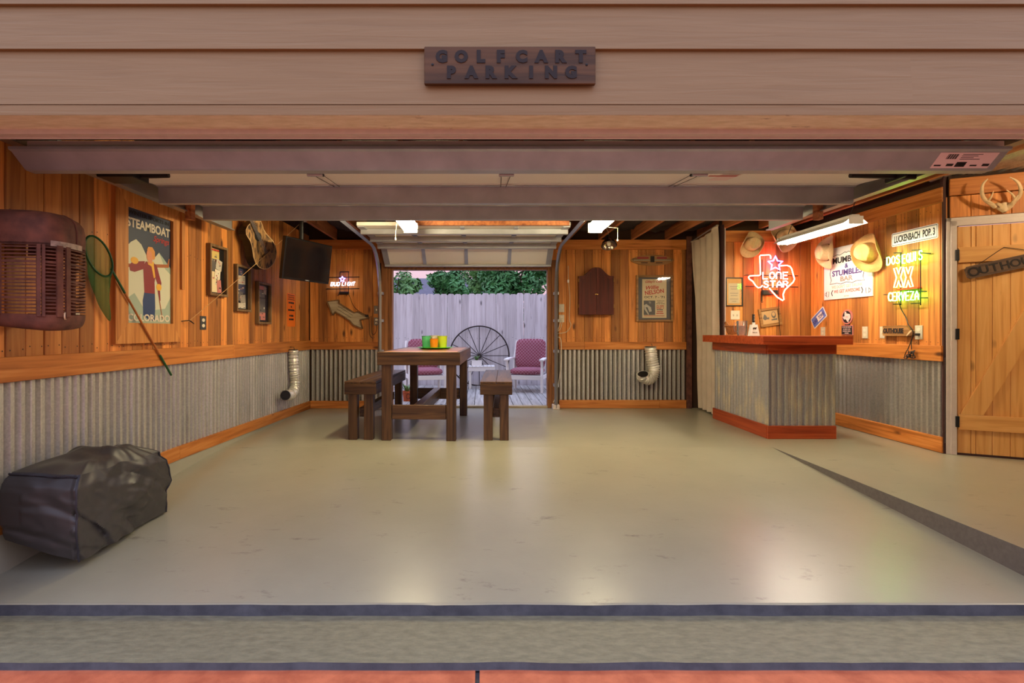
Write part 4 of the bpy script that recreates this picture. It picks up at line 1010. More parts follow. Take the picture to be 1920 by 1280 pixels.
t = thing('wagon_wheel', 'large rusted iron wagon wheel leaning on the fence', 'wheel', (-.07, 11.22, .625), rot=(R(-4), 0, 0)); RW = .625
MB().tube([(RW*math.cos(a*PI/40), 0, RW*math.sin(a*PI/40)) for a in range(80)], .014, 'iron', 6, True).build('rim', t, 60)
MB().lathe([(.001, -.06), (.04, -.06), (.05, -.02), (.05, .02), (.04, .06), (.001, .06)], 'iron', 16, Matrix.Rotation(R(90), 4, 'X')).build('hub', t, 40)
for k in range(16):
    a = k*PI/8; MB().tube([(.04*math.cos(a), 0, .04*math.sin(a)), (RW*math.cos(a), 0, RW*math.sin(a))], .008, 'iron', 5).build('spoke', t, 60)
# ================================================================== WALL DECOR HELPERS
def lp(t, wl, px, py, off):
    """picture point on the wall (standing off by `off`) in the local frame of thing t"""
    p = hit(wl, px, py, off)-Vector(t.location); return Matrix.Rotation(-t.rotation_euler.z, 3, 'Z') @ p
def frame(t, w, h, bw, d, mat, name='frame_board', y1=0.0):
    """four frame boards around an opening w x h; boards bw wide, d deep"""
    W2, H2 = w/2, h/2
    for s in (-1, 1):
        MB().cbox(-bw/2, bw/2, -d, 0, -H2-bw, H2+bw, mat, .003).build(name, t, loc=(s*(W2+bw/2), y1, 0))
        MB().cbox(-W2, W2, -d, 0, -bw/2, bw/2, mat, .003).build(name, t, loc=(0, y1, s*(H2+bw/2)))
def mitred(t, w, h, l, r, b, tp, d, mat):
    """picture frame with mitred corners: board widths left, right, bottom, top"""
    W, H = w/2, h/2
    MB().prism([(-W-l, -H-b), (-W, -H), (-W, H), (-W-l, H+tp)], -d, 0, mat).build('frame_board', t)
    MB().prism([(W, -H), (W+r, -H-b), (W+r, H+tp), (W, H)], -d, 0, mat).build('frame_board', t)
    MB().prism([(-W-l, -H-b), (W+r, -H-b), (W, -H), (-W, -H)], -d, 0, mat).build('frame_board', t)
    MB().prism([(-W, H), (W, H), (W+r, H+tp), (-W-l, H+tp)], -d, 0, mat).build('frame_board', t)
def ell(cx, cz, rx, rz, n=28, a0=0): return [(cx+rx*math.cos(2*PI*k/n+a0), cz+rz*math.sin(2*PI*k/n+a0)) for k in range(n)]
def cord(t, pts, r=.004, mat='black_wire', name='power_cord'): return MB().tube(smooth(pts), r, mat, 6).build(name, t, 60)
def smooth(pts, n=6):
    p = [Vector(q) for q in pts]
    if len(p) < 3: return p
    out = []
    for i in range(len(p)-1):
        a = p[max(i-1, 0)]; b = p[i]; c = p[i+1]; d = p[min(i+2, len(p)-1)]
        for k in range(n):
            s = k/n; out.append(.5*((2*b)+(c-a)*s+(2*a-5*b+4*c-d)*s*s+(3*b-a-3*c+d)*s**3))
    return out+[p[-1]]
def illegible(t, widths, h, z, mat, y, x=0, gap=.3):
    # lines too small to read in the photograph: one dark bar per word
    tot = sum(widths)+gap*h*(len(widths)-1); a = x-tot/2
    for wd_ in widths:
        MB().rect(a, a+wd_, z-h/2, z+h/2, y, mat).build('illegible_word', t); a += wd_+gap*h
def textpart(t, name, *a, **k): return text_mb(*a, **k).build(name, t)

# ---- golf cart sign on the siding
t = thing('wooden_sign', 'brown wooden sign reading golf cart parking above the garage opening', 'sign', (.1148, 2.2665, 2.2685))
MB().cbox(-.361, .361, -.02, 0, -.0795, .0795, 'sign_wood', .003).build('board', t)
for i, ch in enumerate('GOLFCART'): text_mb(ch, 'ink_brown', .054, depth=.004, bold=.075, at=(-.288+.0832*i+(.004 if i > 3 else 0), .036), y=-.021).build('letter', t)
for i, ch in enumerate('PARKING'): text_mb(ch, 'ink_brown', .054, depth=.004, bold=.075, at=(-.246+.0838*i, -.03), y=-.021).build('letter', t)
for x in (-.326, .323): MB().lathe([(.001, .003), (.005, .002), (.006, 0)], 'black_metal', 8, Matrix.Translation((x, -.02, .002)) @ Matrix.Rotation(R(90), 4, 'X')).build('nail', t)
# ---- tractor grille on the left wall
def grille():
    t = thing('tractor_grille', 'rusty antique tractor grille shell hanging on the left wall', 'tractor grille', (-2.58, 2.85, 1.15))
    plan = [(-2.575, 2.60), (-2.36, 2.605), (-2.20, 2.64), (-2.15, 2.69), (-2.135, 2.76), (-2.145, 2.84), (-2.175, 2.92), (-2.23, 2.975), (-2.34, 3.01), (-2.575, 3.02)]
    sp = smooth([Vector((x+2.58, y-2.85, 0)) for x, y in plan], 5); n = len(sp)-1
    cen = Vector((.15, -.04, 0))
    def ring(i, z, s=1.0, o=0):
        f_ = i/n-.32; z = z+(.055*(f_/.68)**2 if f_ > 0 else .05*(f_/.32)**2)*max(0, 1-z/.12); p = cen+(sp[i]-cen)*s; d = (sp[i]-cen).normalized(); return Vector((max(p.x+d.x*o, .003), p.y+d.y*o, z))
    def strip(z0, z1, i0, i1, th=.006, bow=0):
        mb = MB(); vs = []
        for i in range(i0, i1+1):
            zz = bow*math.sin(PI*(i-i0)/max(1, i1-i0))
            vs += [ring(i, z0+zz), ring(i, z1+zz), ring(i, z1+zz, 1, -th), ring(i, z0+zz, 1, -th)]
        fs = []
        for k in range(i1-i0):
            a = 4*k; fs += [(a, a+4, a+5, a+1), (a+1, a+5, a+6, a+2), (a+2, a+6, a+7, a+3), (a+3, a+7, a+4, a)]
        fs += [(0, 1, 2, 3), tuple(4*(i1-i0)+q for q in (3, 2, 1, 0))]
        return mb.add(vs, fs, 'rust')
    prof = [(.455, 1.0), (.48, 1.005), (.52, 1.0), (.56, .97), (.585, .9), (.603, .78), (.612, .6), (.618, .35), (.62, .12)]
    mb = MB(); vs = [ring(i, z, s) for z, s in prof for i in range(n+1)]
    mb.add(vs, [(j*(n+1)+i, j*(n+1)+i+1, (j+1)*(n+1)+i+1, (j+1)*(n+1)+i) for j in range(len(prof)-1) for i in range(n)], 'rust')
    hd = mb.build('hood_cap', t, 50)
    MB().lathe([(.012, .012), (.028, .01), (.03, 0), (.02, .002)], 'bone', 16, Matrix.Translation((.2, -.02, .613))).build('filler_ring', hd, 40)
    MB().tube([ring(int(n*.52), z, s, .002) for z, s in prof], .004, 'rust', 5).build('hood_seam', hd)
    strip(.425, .46, 0, n).build('top_band', t, 50)
    mb = MB(); pr2 = [(.08, 1.0), (.05, .995), (.03, .98), (.014, .955), (.004, .92), (.0, .86)]
    vs = [ring(i, z, s) for z, s in pr2 for i in range(n+1)]
    mb.add(vs, [(j*(n+1)+i, (j+1)*(n+1)+i, (j+1)*(n+1)+i+1, j*(n+1)+i+1) for j in range(len(pr2)-1) for i in range(n)], 'rust'); mb.build('bottom_band', t, 50)
    MB().lathe([(.014, 0), (.019, .003), (.019, -.004)], 'bone', 16, Matrix.Translation(ring(int(n*.42), .075, 1, .002)) @ Matrix.Rotation(R(90), 4, 'Y') @ Matrix.Rotation(R(-30), 4, 'X')).build('badge_hole', t)
    z = .09; k = 0
    while z < .415:
        strip(z, z+.0068, 2, n-2, .004, .004).build('slat', t); z += .0178; k += 1
        if k % 4 == 0: strip(z-.002, z+.010, 2, n-2, .005).build('slat', t); z += .018
    def bar(i, w):
        mb = MB(); a, b = ring(i, .07, 1, .007), ring(i, .43, 1, .007); tn = (sp[min(i+1, n)]-sp[max(i-1, 0)]).normalized()*w; o = (sp[i]-cen).normalized()*.012
        vs = [a-tn, a+tn, b+tn, b-tn]; vs += [v-o for v in vs]
        mb.add(vs, [(0,1,2,3),(7,6,5,4),(0,4,5,1),(1,5,6,2),(2,6,7,3),(3,7,4,0)], 'rust').build('upright_bar', t)
    bar(3, .10); bar(10, .008); bar(11, .006)
    bar(int(n*.37), .014); bar(int(n*.43), .012); bar(n-6, .01); bar(n-3, .04)
    mb = strip(.424, .452, int(n*.3), int(n*.58), -.004); mb.mats = ['rust_light']; mb.build('bare_metal_patch', t, label='pale scraped patch under the hood')
grille()
# ---- switch plates and outlets
def outlet(label, wl, x0, yt, yb, x1, mat='switch_plate', kind='outlet', grp=None, off=-.001):
    loc, w, h = place(wl, x0, yt, yb, x1, .004); t = wthing('wall_outlet' if kind == 'outlet' else 'light_switch', label, 'outlet' if kind == 'outlet' else 'switch', wl, loc, grp)
    MB().cbox(-w/2, w/2, -.004, .006, -h/2, h/2, mat, .002).build('cover_plate', t)
    if kind == 'outlet':
        for s in (-1, 1):
            m = MB(); m.prism(ell(0, s*h*.2, w*.24, h*.13, 12), -.006, -.003, 'off_white'); m.build('socket', t)
    else:
        m = 2 if kind == 'double' else 1
        for k in range(m): MB().cbox(-.008, .008, -.012, -.003, -.014, .012, 'off_white' if mat != 'off_white' else 'switch_plate', .002).build('toggle', t, loc=((k-(m-1)/2)*w*.4, 0, 0))
    return t
outlet('outlet under the right edge of the tractor grille', 'L', 138, 585, 613, 149, 'switch_plate')
outlet('dark outlet on the left wall right of the skier poster', 'L', 375, 592, 618, 386, 'outlet_dark')
outlet('upper grey switch plate beside the rear door track on the left', 'B', 701, 573, 588, 711, 'switch_grey', 'single')
o1 = outlet('lower grey outlet beside the rear door track on the left', 'B', 701, 595, 610, 711, 'switch_grey')
outlet('upper grey switch plate right of the rear opening', 'B', 1048, 570, 585, 1058, 'switch_plate', 'single')
o2 = outlet('lower outlet with white cord right of the rear opening', 'B', 1048, 590, 604, 1058, 'switch_plate')
outlet('double cream light switch on the wall behind the bar', 'K', 1370, 582, 599, 1387, 'off_white', 'double')
outlet('small outlet half hidden by the bar top at the wall corner', 'R', 1539, 613, 629, 1547, 'switch_plate')
outlet('outlet on the right wall beside the oval plaque', 'R', 1617, 612, 634, 1627, 'switch_plate')
outlet('single switch on the right wall left of the log sign', 'R', 1650, 612, 634, 1659, 'switch_plate', 'single')
o3 = outlet('outlet with black plug right of the log sign', 'R', 1716, 610, 636, 1730, 'switch_plate')
cord(o1, [(0, -.01, -.02), (.0, -.03, -.05), (.005, -.02, -.12), (-.03, -.012, -.19), (-.07, -.012, -.16), (-.075, -.012, .02), (-.078, -.012, .08)], .0035)
cord(o2, [(0, -.012, -.015), (-.0, -.04, -.06), (-.03, -.05, -.16), (-.10, -.05, -.22), (.06, -.05, -.2), (.13, -.04, -.1), (.11, -.03, .0), (.12, -.02, .3), (.10, -.02, .55), (.095, -.02, .78)], .005, 'cord_white')
cord(o2, [(-.01, -.012, -.02), (-.04, -.05, -.1), (-.08, -.06, -.26), (-.02, -.07, -.32), (-.02, -.06, -.7), (-.08, -.05, -1.1), (-.13, -.05, -1.24)], .006, 'cord_white')
MB().cbox(.083, .107, -.035, -.005, .53, .575, 'white', .004).build('plug', o2)
# ---- landing net
p0 = hit('L', 186, 480, .05)
t = thing('landing_net', 'green fishing landing net with long cane handle', 'net', p0, R(90))
hoop = []
for k in range(28):
    a = 2*PI*k/28; px = 185+25.5*math.cos(a)*1.0+6*math.sin(a)*-1; py = 480-36*math.sin(a)-0*math.cos(a)+12*math.cos(a)
    hoop.append(lp(t, 'L', px, py, .06+.03*math.cos(a)))
MB().tube(hoop, .007, 'green_paint', 6, True).build('hoop', t, 60)
tip = lp(t, 'L', 206, 602, .03)
def bag(u, v):
    a = hoop[int(round(u*28)) % 28]; c = sum(hoop, Vector())/28
    mid = c.lerp(tip, v)+Vector((-.05*math.sin(PI*v)*.8, 0, 0)); w = (1-v)**.6*(1+.06*math.sin(u*2*PI*7+v*9))
    p = mid+(a-c)*w; p.y = min(p.y, -.0+.045); return p
MB().grid(28, 16, bag, 'green_net', True).build('net_bag', t, 60)
a, b = lp(t, 'L', 208, 503, .05), lp(t, 'L', 321, 703, .04)
MB().tube([a, a.lerp(b, .2)], .008, 'green_paint', 8).build('handle_ferrule', t, 60); MB().tube([a.lerp(b, .2), a.lerp(b, .78)], .0075, 'cane', 8).build('handle', t, 60); MB().tube([a.lerp(b, .78), b], .0085, 'green_paint', 8).build('grip', t, 60)
# ---- skier poster
W, H = .554, .842
t = thing('framed_poster', 'tall wood framed ski poster on the left wall', 'poster', (XL, 4.111, 1.629), R(90))
mitred(t, W, H, .134, .115, .15, .128, .034, 'frame_wood')
MB().box(W/2+.10, W/2+.145, -.05, 0, -.13, H/2+.1, 'frame_wood').build('frame_board', t)
f = MB(); y = -.012
f.box(-W/2, W/2, y, 0, -H/2, H/2, 'sky_print')
f.flat([(-W/2,-H/2),(W/2,-H/2),(W/2,.03),(.18,.10),(.12,.14),(.06,.09),(0,.05),(-.1,.17),(-.16,.20),(-.22,.17),(-W/2,.12)], y-.001, 'snow_print')
f.flat([(-W/2,-.25),(-.18,-.2),(-.05,-.33),(.2,-.3),(W/2,-.2),(W/2,-H/2),(-W/2,-H/2)], y-.0013, 'snow_shade')
f.flat([(.12,.14),(.18,.10),(W/2,.03),(W/2,-.02),(.2,.02)], y-.0014, 'snow_shade')
f.flat([(-W/2,.005),(.23,.06),(.25,.11),(.262,.11),(.25,.035),(-W/2,-.02)], y-.0016, 'ski_print')
f.flat([(-.08,-.36),(.0,-.40),(.06,-.40),(.07,-.30),(.065,-.18),(-.065,-.18),(-.085,-.25)], y-.0018, 'trousers_print')
f.flat([(-.065,-.19),(.065,-.19),(.06,-.1),(.09,.02),(.05,.05),(-.05,.05),(-.08,.0)], y-.002, 'sweater_print')
f.flat([(-.06,.05),(-.2,.03),(-.24,-.0),(-.23,-.04),(-.18,-.045),(-.07,-.01)], y-.0022, 'sweater_print')
f.flat([(.05,.05),(.09,.03),(.15,-.10),(.14,-.13),(.105,-.12),(.06,-.05)], y-.0022, 'sweater_print')
f.flat(ell(-.18, .04, .045, .026, 12), y-.0026, 'scarf_print'); f.flat(ell(.115, -.135, .035, .028, 12), y-.0026, 'scarf_print')
f.flat([(-.03,.05),(.05,.06),(.05,.03),(.07,-.06),(.05,-.07),(.02,.02),(-.02,.03)], y-.0028, 'scarf_print')
f.flat(ell(.0, .10, .042, .055, 16), y-.003, 'skin_print'); f.flat([(-.02,.04),(.03,.04),(.03,.08),(-.02,.08)], y-.0029, 'skin_print')
f.flat([(-.035,.14),(-.02,.165),(.03,.17),(.062,.14),(.065,.09),(.05,.07),(.03,.09),(.02,.13)], y-.0032, 'hair_print')
f.flat([(.10,-.16),(.13,-.16),(.135,-.24),(.12,-.24)], y-.003, 'sweater_print'); f.flat([(.118,-.24),(.128,-.24),(.165,-.38),(.155,-.38)], y-.003, 'ski_print')
f.build('poster_print', t)
textpart(t, 'lettering', 'WINTER SPORTS IN', 'ink', .03, width=.50, depth=.001, bold=.02, at=(0, .39), y=y-.002)
textpart(t, 'lettering', 'STEAMBOAT', 'off_white', .07, width=.53, depth=.001, bold=.03, at=(0, .315), y=y-.002)
textpart(t, 'lettering', 'Springs', 'ink_red', .06, width=.21, depth=.001, bold=.01, shear=.3, at=(.15, .235), y=y-.002)
textpart(t, 'lettering', 'COLORADO', 'off_white', .055, width=.52, depth=.001, bold=.03, at=(0, -.38), y=y-.004)
# ---- ring toss string with its hook
pa = hit('L', 353, 603, .03); pb = Vector((-2.20, 6.55, 2.505))
t = thing('ring_toss_string', 'thin cord from the ceiling to a bent hook on the left wall', 'string', pa)
MB().tube([(0, 0, 0)]+[(pb-pa)*k/8+Vector((0, 0, -.05*math.sin(PI*k/8)*.3)) for k in range(1, 9)], .0028, 'rope', 5).build('string', t)
MB().tube(smooth([(-.03, -.09, .0), (-.02, -.05, .005), (.01, 0, .01), (.03, .02, -.01), (.02, .05, -.015), (-.01, .04, .01)]), .004, 'iron', 6).build('hook', t, 60)
MB().cbox(-.025, .025, .0, .05, -.002, .02, 'steel', .002).build('ceiling_screw_plate', t, loc=(pb-pa)-Vector((0, 0, .01)))
# ---- shadow boxes
def shadowbox(label, ya, zc, w, h, seed, pal):
    t = thing('shadow_box', label, 'picture frame', (XL, ya+w/2, zc), R(90), 'shadow boxes on the left wall')
    bw = .024; frame(t, w-2*bw, h-2*bw, bw, .046, 'box_wood')
    MB().box(-w/2+bw, w/2-bw, -.012, 0, -h/2+bw, h/2-bw, 'black').build('backing', t)
    rnd = random.Random(seed); k = 0; W2 = w/2-bw; H2 = h/2-bw
    for (x0, x1, z0, z1, m, rot) in pal:
        mb = MB(); cxm = W2*(x0+x1)/2; czm = H2*(z0+z1)/2; hx = W2*(x1-x0)/2; hz = H2*(z1-z0)/2; k += 1; yy = -.0135-.0012*k
        c, s = math.cos(rot), math.sin(rot); rect_ = [(-hx,-hz),(hx,-hz),(hx,hz),(-hx,hz)]
        mb.prism([(cxm+a*c-b*s, czm+a*s+b*c) for a, b in rect_], yy, yy+.001, m)
        for q in range(5):
            u, v = rnd.uniform(-.75, .75), rnd.uniform(-.8, .8); sx, sz = rnd.uniform(.1, .3)*hx, rnd.uniform(.05, .16)*hz
            mm = rnd.choice(['photo_grey', 'ink', 'photo_light', 'photo_mid', 'photo_pink'])
            pp = [(u*hx-sx, v*hz-sz), (u*hx+sx, v*hz-sz), (u*hx+sx*.8, v*hz+sz), (u*hx-sx*.9, v*hz+sz)]
            pp = [(max(-hx, min(hx, a)), max(-hz, min(hz, b))) for a, b in pp]
            mb.flat([(cxm+a*c-b*s, czm+a*s+b*c) for a, b in pp], yy-.0004, mm)
        mb.build('clipping', t)
    return t
s = shadowbox('highest shadow box with yellowed ticket clippings on the left wall', 4.971, 1.727, .343, .487, 1,
  [(-.95, .35, .45, .95, 'photo_yellow', 0), (-.95, .1, -.05, .5, 'photo_grey', 0), (-.95, .3, -.95, -.05, 'cream_paper', 0), (-.1, .65, .05, .5, 'photo_light', -.2), (0, .55, -.95, -.4, 'photo_pink', .12), (-.3, .4, -.35, .05, 'off_white', -.1)])
illegible(s, (.05, .055, .05), .016, .195, 'ink_red', -.022, -.045)
shadowbox('middle shadow box with a dark photo collage on the left wall', 5.513, 1.599, .344, .49, 2,
  [(-.95, .2, .55, .95, 'photo_blue', 0), (-.7, .5, .2, .62, 'photo_light', .05), (-.9, .4, -.2, .2, 'photo_blue', 0), (-.9, .1, -.6, -.15, 'photo_grey', -.05), (-.3, .5, -.75, -.3, 'photo_mid', .1), (-.9, .5, -.95, -.7, 'photo_light', 0)])
shadowbox('lowest shadow box with pink and grey clippings on the left wall', 6.04, 1.47, .372, .483, 3,
  [(-.95, .2, .72, .92, 'photo_pink', 0), (-.8, .3, .3, .7, 'photo_grey', 0), (.1, .6, .5, .9, 'photo_mid', -.2), (-.9, .35, -.5, .25, 'photo_grey', 0), (-.9, .35, -.9, -.5, 'photo_pink', 0), (-.9, -.5, -.95, -.7, 'photo_blue', 0)])
# ---- guitar
t = thing('acoustic_guitar', 'camouflage patterned acoustic guitar hung on the left wall', 'guitar', (XL+.05, 5.72, 2.155), R(74)); th = R(37)
half = [(-.365, 0), (-.355, .07), (-.33, .125), (-.28, .175), (-.21, .198), (-.14, .188), (-.08, .158), (-.03, .137), (.02, .130), (.06, .138), (.10, .142), (.135, .12), (.155, .075), (.162, 0)]
out = [(w, a) for a, w in half] + [(-w, a) for a, w in half[-2:0:-1]]
rot2 = lambda q: (q[0]*math.cos(th)-q[1]*math.sin(th), q[0]*math.sin(th)+q[1]*math.cos(th))
ro = [rot2(q) for q in out]
MB().prism(ro, -.135, -.035, 'black').build('body', t); MB().prism(ro, -.139, -.1352, 'camo').build('soundboard', t)
MB().prism([rot2(q) for q in ell(0, 0, .05, .05, 24)], -.1405, -.139, 'black').build('sound_hole', t)
MB().tube([(a, -.139, b) for a, b in ro], .004, 'bone', 5, True).build('binding', t)
MB().prism([rot2(q) for q in [(-.075, -.215), (.075, -.215), (.075, -.195), (-.075, -.195)]], -.15, -.139, 'dark_wood').build('bridge', t)
MB().prism([rot2(q) for q in [(-.027, .045), (.027, .045), (.022, .50), (-.022, .50)]], -.15, -.125, 'dark_wood').build('neck', t)
MB().prism([rot2(q) for q in [(-.024, .50), (.024, .50), (.036, .63), (-.036, .63)]], -.145, -.125, 'dark_wood').build('headstock', t)
for k in range(6):
    x = -.018+.0072*k; a = rot2((x*1.3, -.2)); b = rot2((x, .5)); MB().tube([(a[0], -.153, a[1]), (b[0], -.153, b[1])], .001, 'steel', 4).build('guitar_string', t)
MB().cbox(-.03, .03, -.035, .05, -.02, .02, 'dark_wood', .003).build('wall_hanger', t, loc=(rot2((0, .05))[0], 0, rot2((0, .05))[1]))
# ---- television
t = thing('television', 'black flat television hung from the ceiling in the left corner', 'television', (-1.955, 5.95, 1.925), rot=(R(0), 0, R(67.5)))
Mt = Matrix.Rotation(R(7), 4, 'X')
MB().cbox(-.378, .378, -.02, .03, -.225, .225, 'tv_bezel', .006, Mt).build('cabinet', t)
MB().box(-.36, .36, -.0215, -.0195, -.2, .208, 'tv_screen', Mt).build('screen', t)
MB().box(-.03, .03, -.0225, -.0205, -.216, -.210, 'steel', Mt).build('logo_plate', t)
MB().cbox(-.1, .1, .03, .06, -.1, .1, 'black_metal', .004, Mt).build('mount_plate', t)
MB().tube([(0, .055, .0), (0, .085, .05), (0, .085, .85)], .024, 'black_metal', 10).build('mount_pole', t)
MB().cbox(-.06, .06, .03, .14, .835, .853, 'black_metal', .003).build('ceiling_plate', t)
# ---- coiled wire at the joist
c0 = P(612, 404, 5.9)
t = thing('wire_loop', 'small loop of wire hanging from the ceiling joists', 'wire', c0)
MB().tube([(.075*math.cos(a*PI/12), 0, .02+.075*math.sin(a*PI/12)) for a in range(24)], .004, 'rope', 5, True).build('loop', t, 60)
MB().tube([(0, 0, .095), (0, 0, 2.515-c0.z)], .004, 'rope', 5).build('hanger', t)
# ---- caution sign
loc, w, h = place('L', 538, 549, 612, 553, .002)
t = wthing('caution_sign', 'narrow orange caution sign on the left wall near the corner', 'sign', 'L', loc)
c = .02
MB().prism([(-w/2+c,-h/2),(w/2-c,-h/2),(w/2,-h/2+c),(w/2,h/2-c),(w/2-c,h/2),(-w/2+c,h/2),(-w/2,h/2-c),(-w/2,-h/2+c)], -.004, 0, 'caution_orange').build('panel', t)
MB().rect(-w*.42, w*.42, h*.44, h*.46, -.0045, 'ink').rect(-w*.42, w*.42, h*.31, h*.33, -.0045, 'ink').build('printed_bar', t)
textpart(t, 'lettering', 'CAUTION', 'ink', h*.05, width=w*.75, depth=.0008, bold=.03, at=(0, h*.385), y=-.0045)
for z, ws in ((.22, (.18, .48)), (.10, (.14,)), (.0, (.8,)), (-.17, (.15, .35)), (-.28, (.2, .36))): illegible(t, [k_*w for k_ in ws], h*.05, h*z, 'ink', -.0045)
# ---- dryer hoses
def hose(label, wl, pts, r):
    p0 = hit(wl, pts[0][0], pts[0][1], pts[0][2]); t = thing('duct_hose', label, 'duct hose', p0, RZ[wl], 'foil duct hoses')
    c = smooth([lp(t, wl, *q) for q in pts], 16); L = len(c)
    c = [c[int(k*(L-1)/119)] for k in range(120)]; rnd = random.Random(len(label))
    MB().tube(c, r, 'foil', 18, cap=False, rad=[r*(1.0 if (k//2) % 2 else .86)*rnd.uniform(.95, 1.04) for k in range(120)]).build('foil_tube', t)
    MB().tube([c[-1]-(c[-1]-c[-2]).normalized()*.004, c[-1]], r*.9, 'black', 18).build('open_end', t)
    MB().tube([c[0]+Vector((0, 0, .004)), c[0]+Vector((0, 0, .008))], r*.9, 'dark_lumber', 18).build('top_opening', t)
    b = c[0]; MB().tube([b+Vector((r*.3, -.01, -.02)), b+Vector((r*.3, .0, .035)), b+Vector((r*.3, -b.y+.0 if False else .05, .04))], .004, 'black_wire', 6).build('hook', t)
hose('silver foil duct hose hanging on the left wall by the corner', 'L', [(550, 656, .085), (551, 690, .085), (553, 715, .09), (551, 732, .10), (543, 740, .12), (535, 741, .14)], .066)
hose('silver foil duct hose hooked on the back wall under the poster', 'B', [(1219, 650, .10), (1222, 672, .10), (1226, 692, .10), (1222, 706, .10), (1214, 710, .11), (1206, 706, .12), (1205, 701, .14)], .088)
# ---- small beer neon on the back wall
def Bp(t, px, py, off=.06): return lp(t, 'B', px, py, off)
c0 = hit('B', 644, 530, 0); t = wthing('neon_sign', 'small blue and white neon beer sign with star on the back wall', 'neon sign', 'B', c0); k = .00793; off = -.055
def Z(py): return (530-py)*k
def X(px): return (px-644)*k
for yy in (520, 541.5): MB().tube([(X(613), off+.012, Z(yy+.6)), (X(675), off+.012, Z(yy-.4))], .006, 'black_metal', 6).build('frame_rod', t)
for xx in (639, 655): MB().tube([(X(xx), off+.012, Z(510)), (X(xx), off+.012, Z(549))], .005, 'black_metal', 6).build('frame_rod', t)
MB().tube([(X(639), off+.012, Z(510)), (X(656), off+.012, Z(510))], .007, 'black_metal', 6).build('frame_rod', t)
MB().cbox(X(637), X(655), -.05, -.0, Z(552), Z(547), 'black', .006).build('transformer', t)
for xx in (634, 650): MB().tube([(X(xx+3), -.02, Z(550)), (X(xx), -.02, Z(555))], .005, 'black_wire', 5).build('mount_leg', t)
for xx in (616, 672): MB().tube([(X(xx), off+.012, Z(541)), (X(xx), 0, Z(541))], .004, 'black_metal', 5).build('stand_off', t)
MB().tube(star_pts(X(644), Z(524), .043, .020, off-.01), .0062, 'neon_blue', 6, True).build('neon_star', t, 60)
neon_word('BUD', t, 'neon_white', X(622.5), X(640.5), Z(536.5), Z(529.8), .0045, off-.015, .2); neon_word('LIGHT', t, 'neon_white', X(643.5), X(668), Z(536), Z(529.3), .0045, off-.015, .2)
cord(t, [(X(654), -.02, Z(550)), (X(658), -.02, Z(560)), (X(664), -.02, Z(574)), (X(676), -.02, Z(585)), (X(688), -.02, Z(591)), (X(692), -.02, Z(595)), (X(693), -.02, Z(612)), (X(694), -.016, Z(628)), (X(700), -.016, Z(634))], .0035)
# ---- arrow sign
c0 = hit('B', 655, 588, 0); t = wthing('arrow_sign', 'weathered wooden arrow sign pointing up left below the beer neon', 'sign', 'B', c0)
ap = [(614.8,565.4),(636,562.7),(636.5,568.5),(665,586.5),(671,584.5),(693,595.5),(676,599.5),(680.4,615.7),(664,609.2),(656.5,600.4),(630,584),(625,590.5)]
pl = [((a-655)*k, (588-b)*k) for a, b in ap]; pl2 = pl[::-1]
MB().prism(pl2, -.03, -.004, 'weathered_wood').build('panel_board', t)
for i in range(len(pl)):
    a = Vector((pl[i][0], -.028, pl[i][1])); b = Vector((pl[(i+1) % len(pl)][0], -.028, pl[(i+1) % len(pl)][1])); d = (b-a).normalized(); nrm = Vector((d.z, 0, -d.x))*.008
    m = MB(); vs = [a-nrm, a+nrm, b+nrm, b-nrm]; v8 = [v+Vector((0, -.018, 0)) for v in vs]+[v+Vector((0, .028, 0)) for v in vs]
    m.add(v8, [(0,1,2,3),(7,6,5,4),(0,4,5,1),(1,5,6,2),(2,6,7,3),(3,7,4,0)], 'box_wood').build('edge_strip', t)
for f_ in (.33, .66):
    a = Vector(pl[2]).lerp(Vector(pl[10]), f_); b = Vector(pl[3]).lerp(Vector(pl[9]), f_); MB().tube([(a.x, -.0302, a.y), (b.x, -.0302, b.y)], .0025, 'ink_brown', 4).build('board_joint', t)
MB().cbox((686-655)*k, (692-655)*k, -.05, -.031, (588-594)*k, (588-590)*k, 'black', .003).build('battery_box', t)
# ---- dart cabinet
loc, w, h = place('B', 1083, 503, 590, 1147, .0)
t = wthing('dart_cabinet', 'dark cherry cabinet with arched double doors on the back wall', 'cabinet', 'B', loc-Vector((0, .004, 0)))
def arch(x):
    u = min(1, max(0, (abs(x)/(w/2)-.12)/.70)); return h/2-.125*u*u*(3-2*u)
def halfdoor(x0, x1, y0, y1, mat, inset=0):
    n = 10; xs = [x0+(x1-x0)*i/n for i in range(n+1)]
    return MB().prism([(x0, -h/2+inset), (x1, -h/2+inset)]+[(x, arch(x)-inset) for x in xs[::-1]], y0, y1, mat)
n = 20; xs = [-w/2+w*i/n for i in range(n+1)]
MB().prism([(-w/2, -h/2), (w/2, -h/2)]+[(x, arch(x)) for x in xs[::-1]], -.10, -.001, 'cherry_wood').build('body', t)
for s in (-1, 1):
    a, b = (-w/2, -.0015) if s < 0 else (.0015, w/2)
    d = halfdoor(a, b, -.118, -.1005, 'cherry_wood').build('door', t)
    halfdoor(a+.045, b-.045, -.122, -.1175, 'cherry_wood', .05).build('raised_panel', d)
    MB().lathe([(.001, .022), (.009, .02), (.01, .012), (.004, .006), (.004, 0)], 'brass', 10, Matrix.Translation((s*.014, -.118, -.05)) @ Matrix.Rotation(R(90), 4, 'X')).build('knob', d)
    for z in (.16, -.22): MB().cbox(s*w/2-.006, s*w/2+.012, -.11, -.09, z-.025, z+.025, 'brass', .003).build('hinge', t)
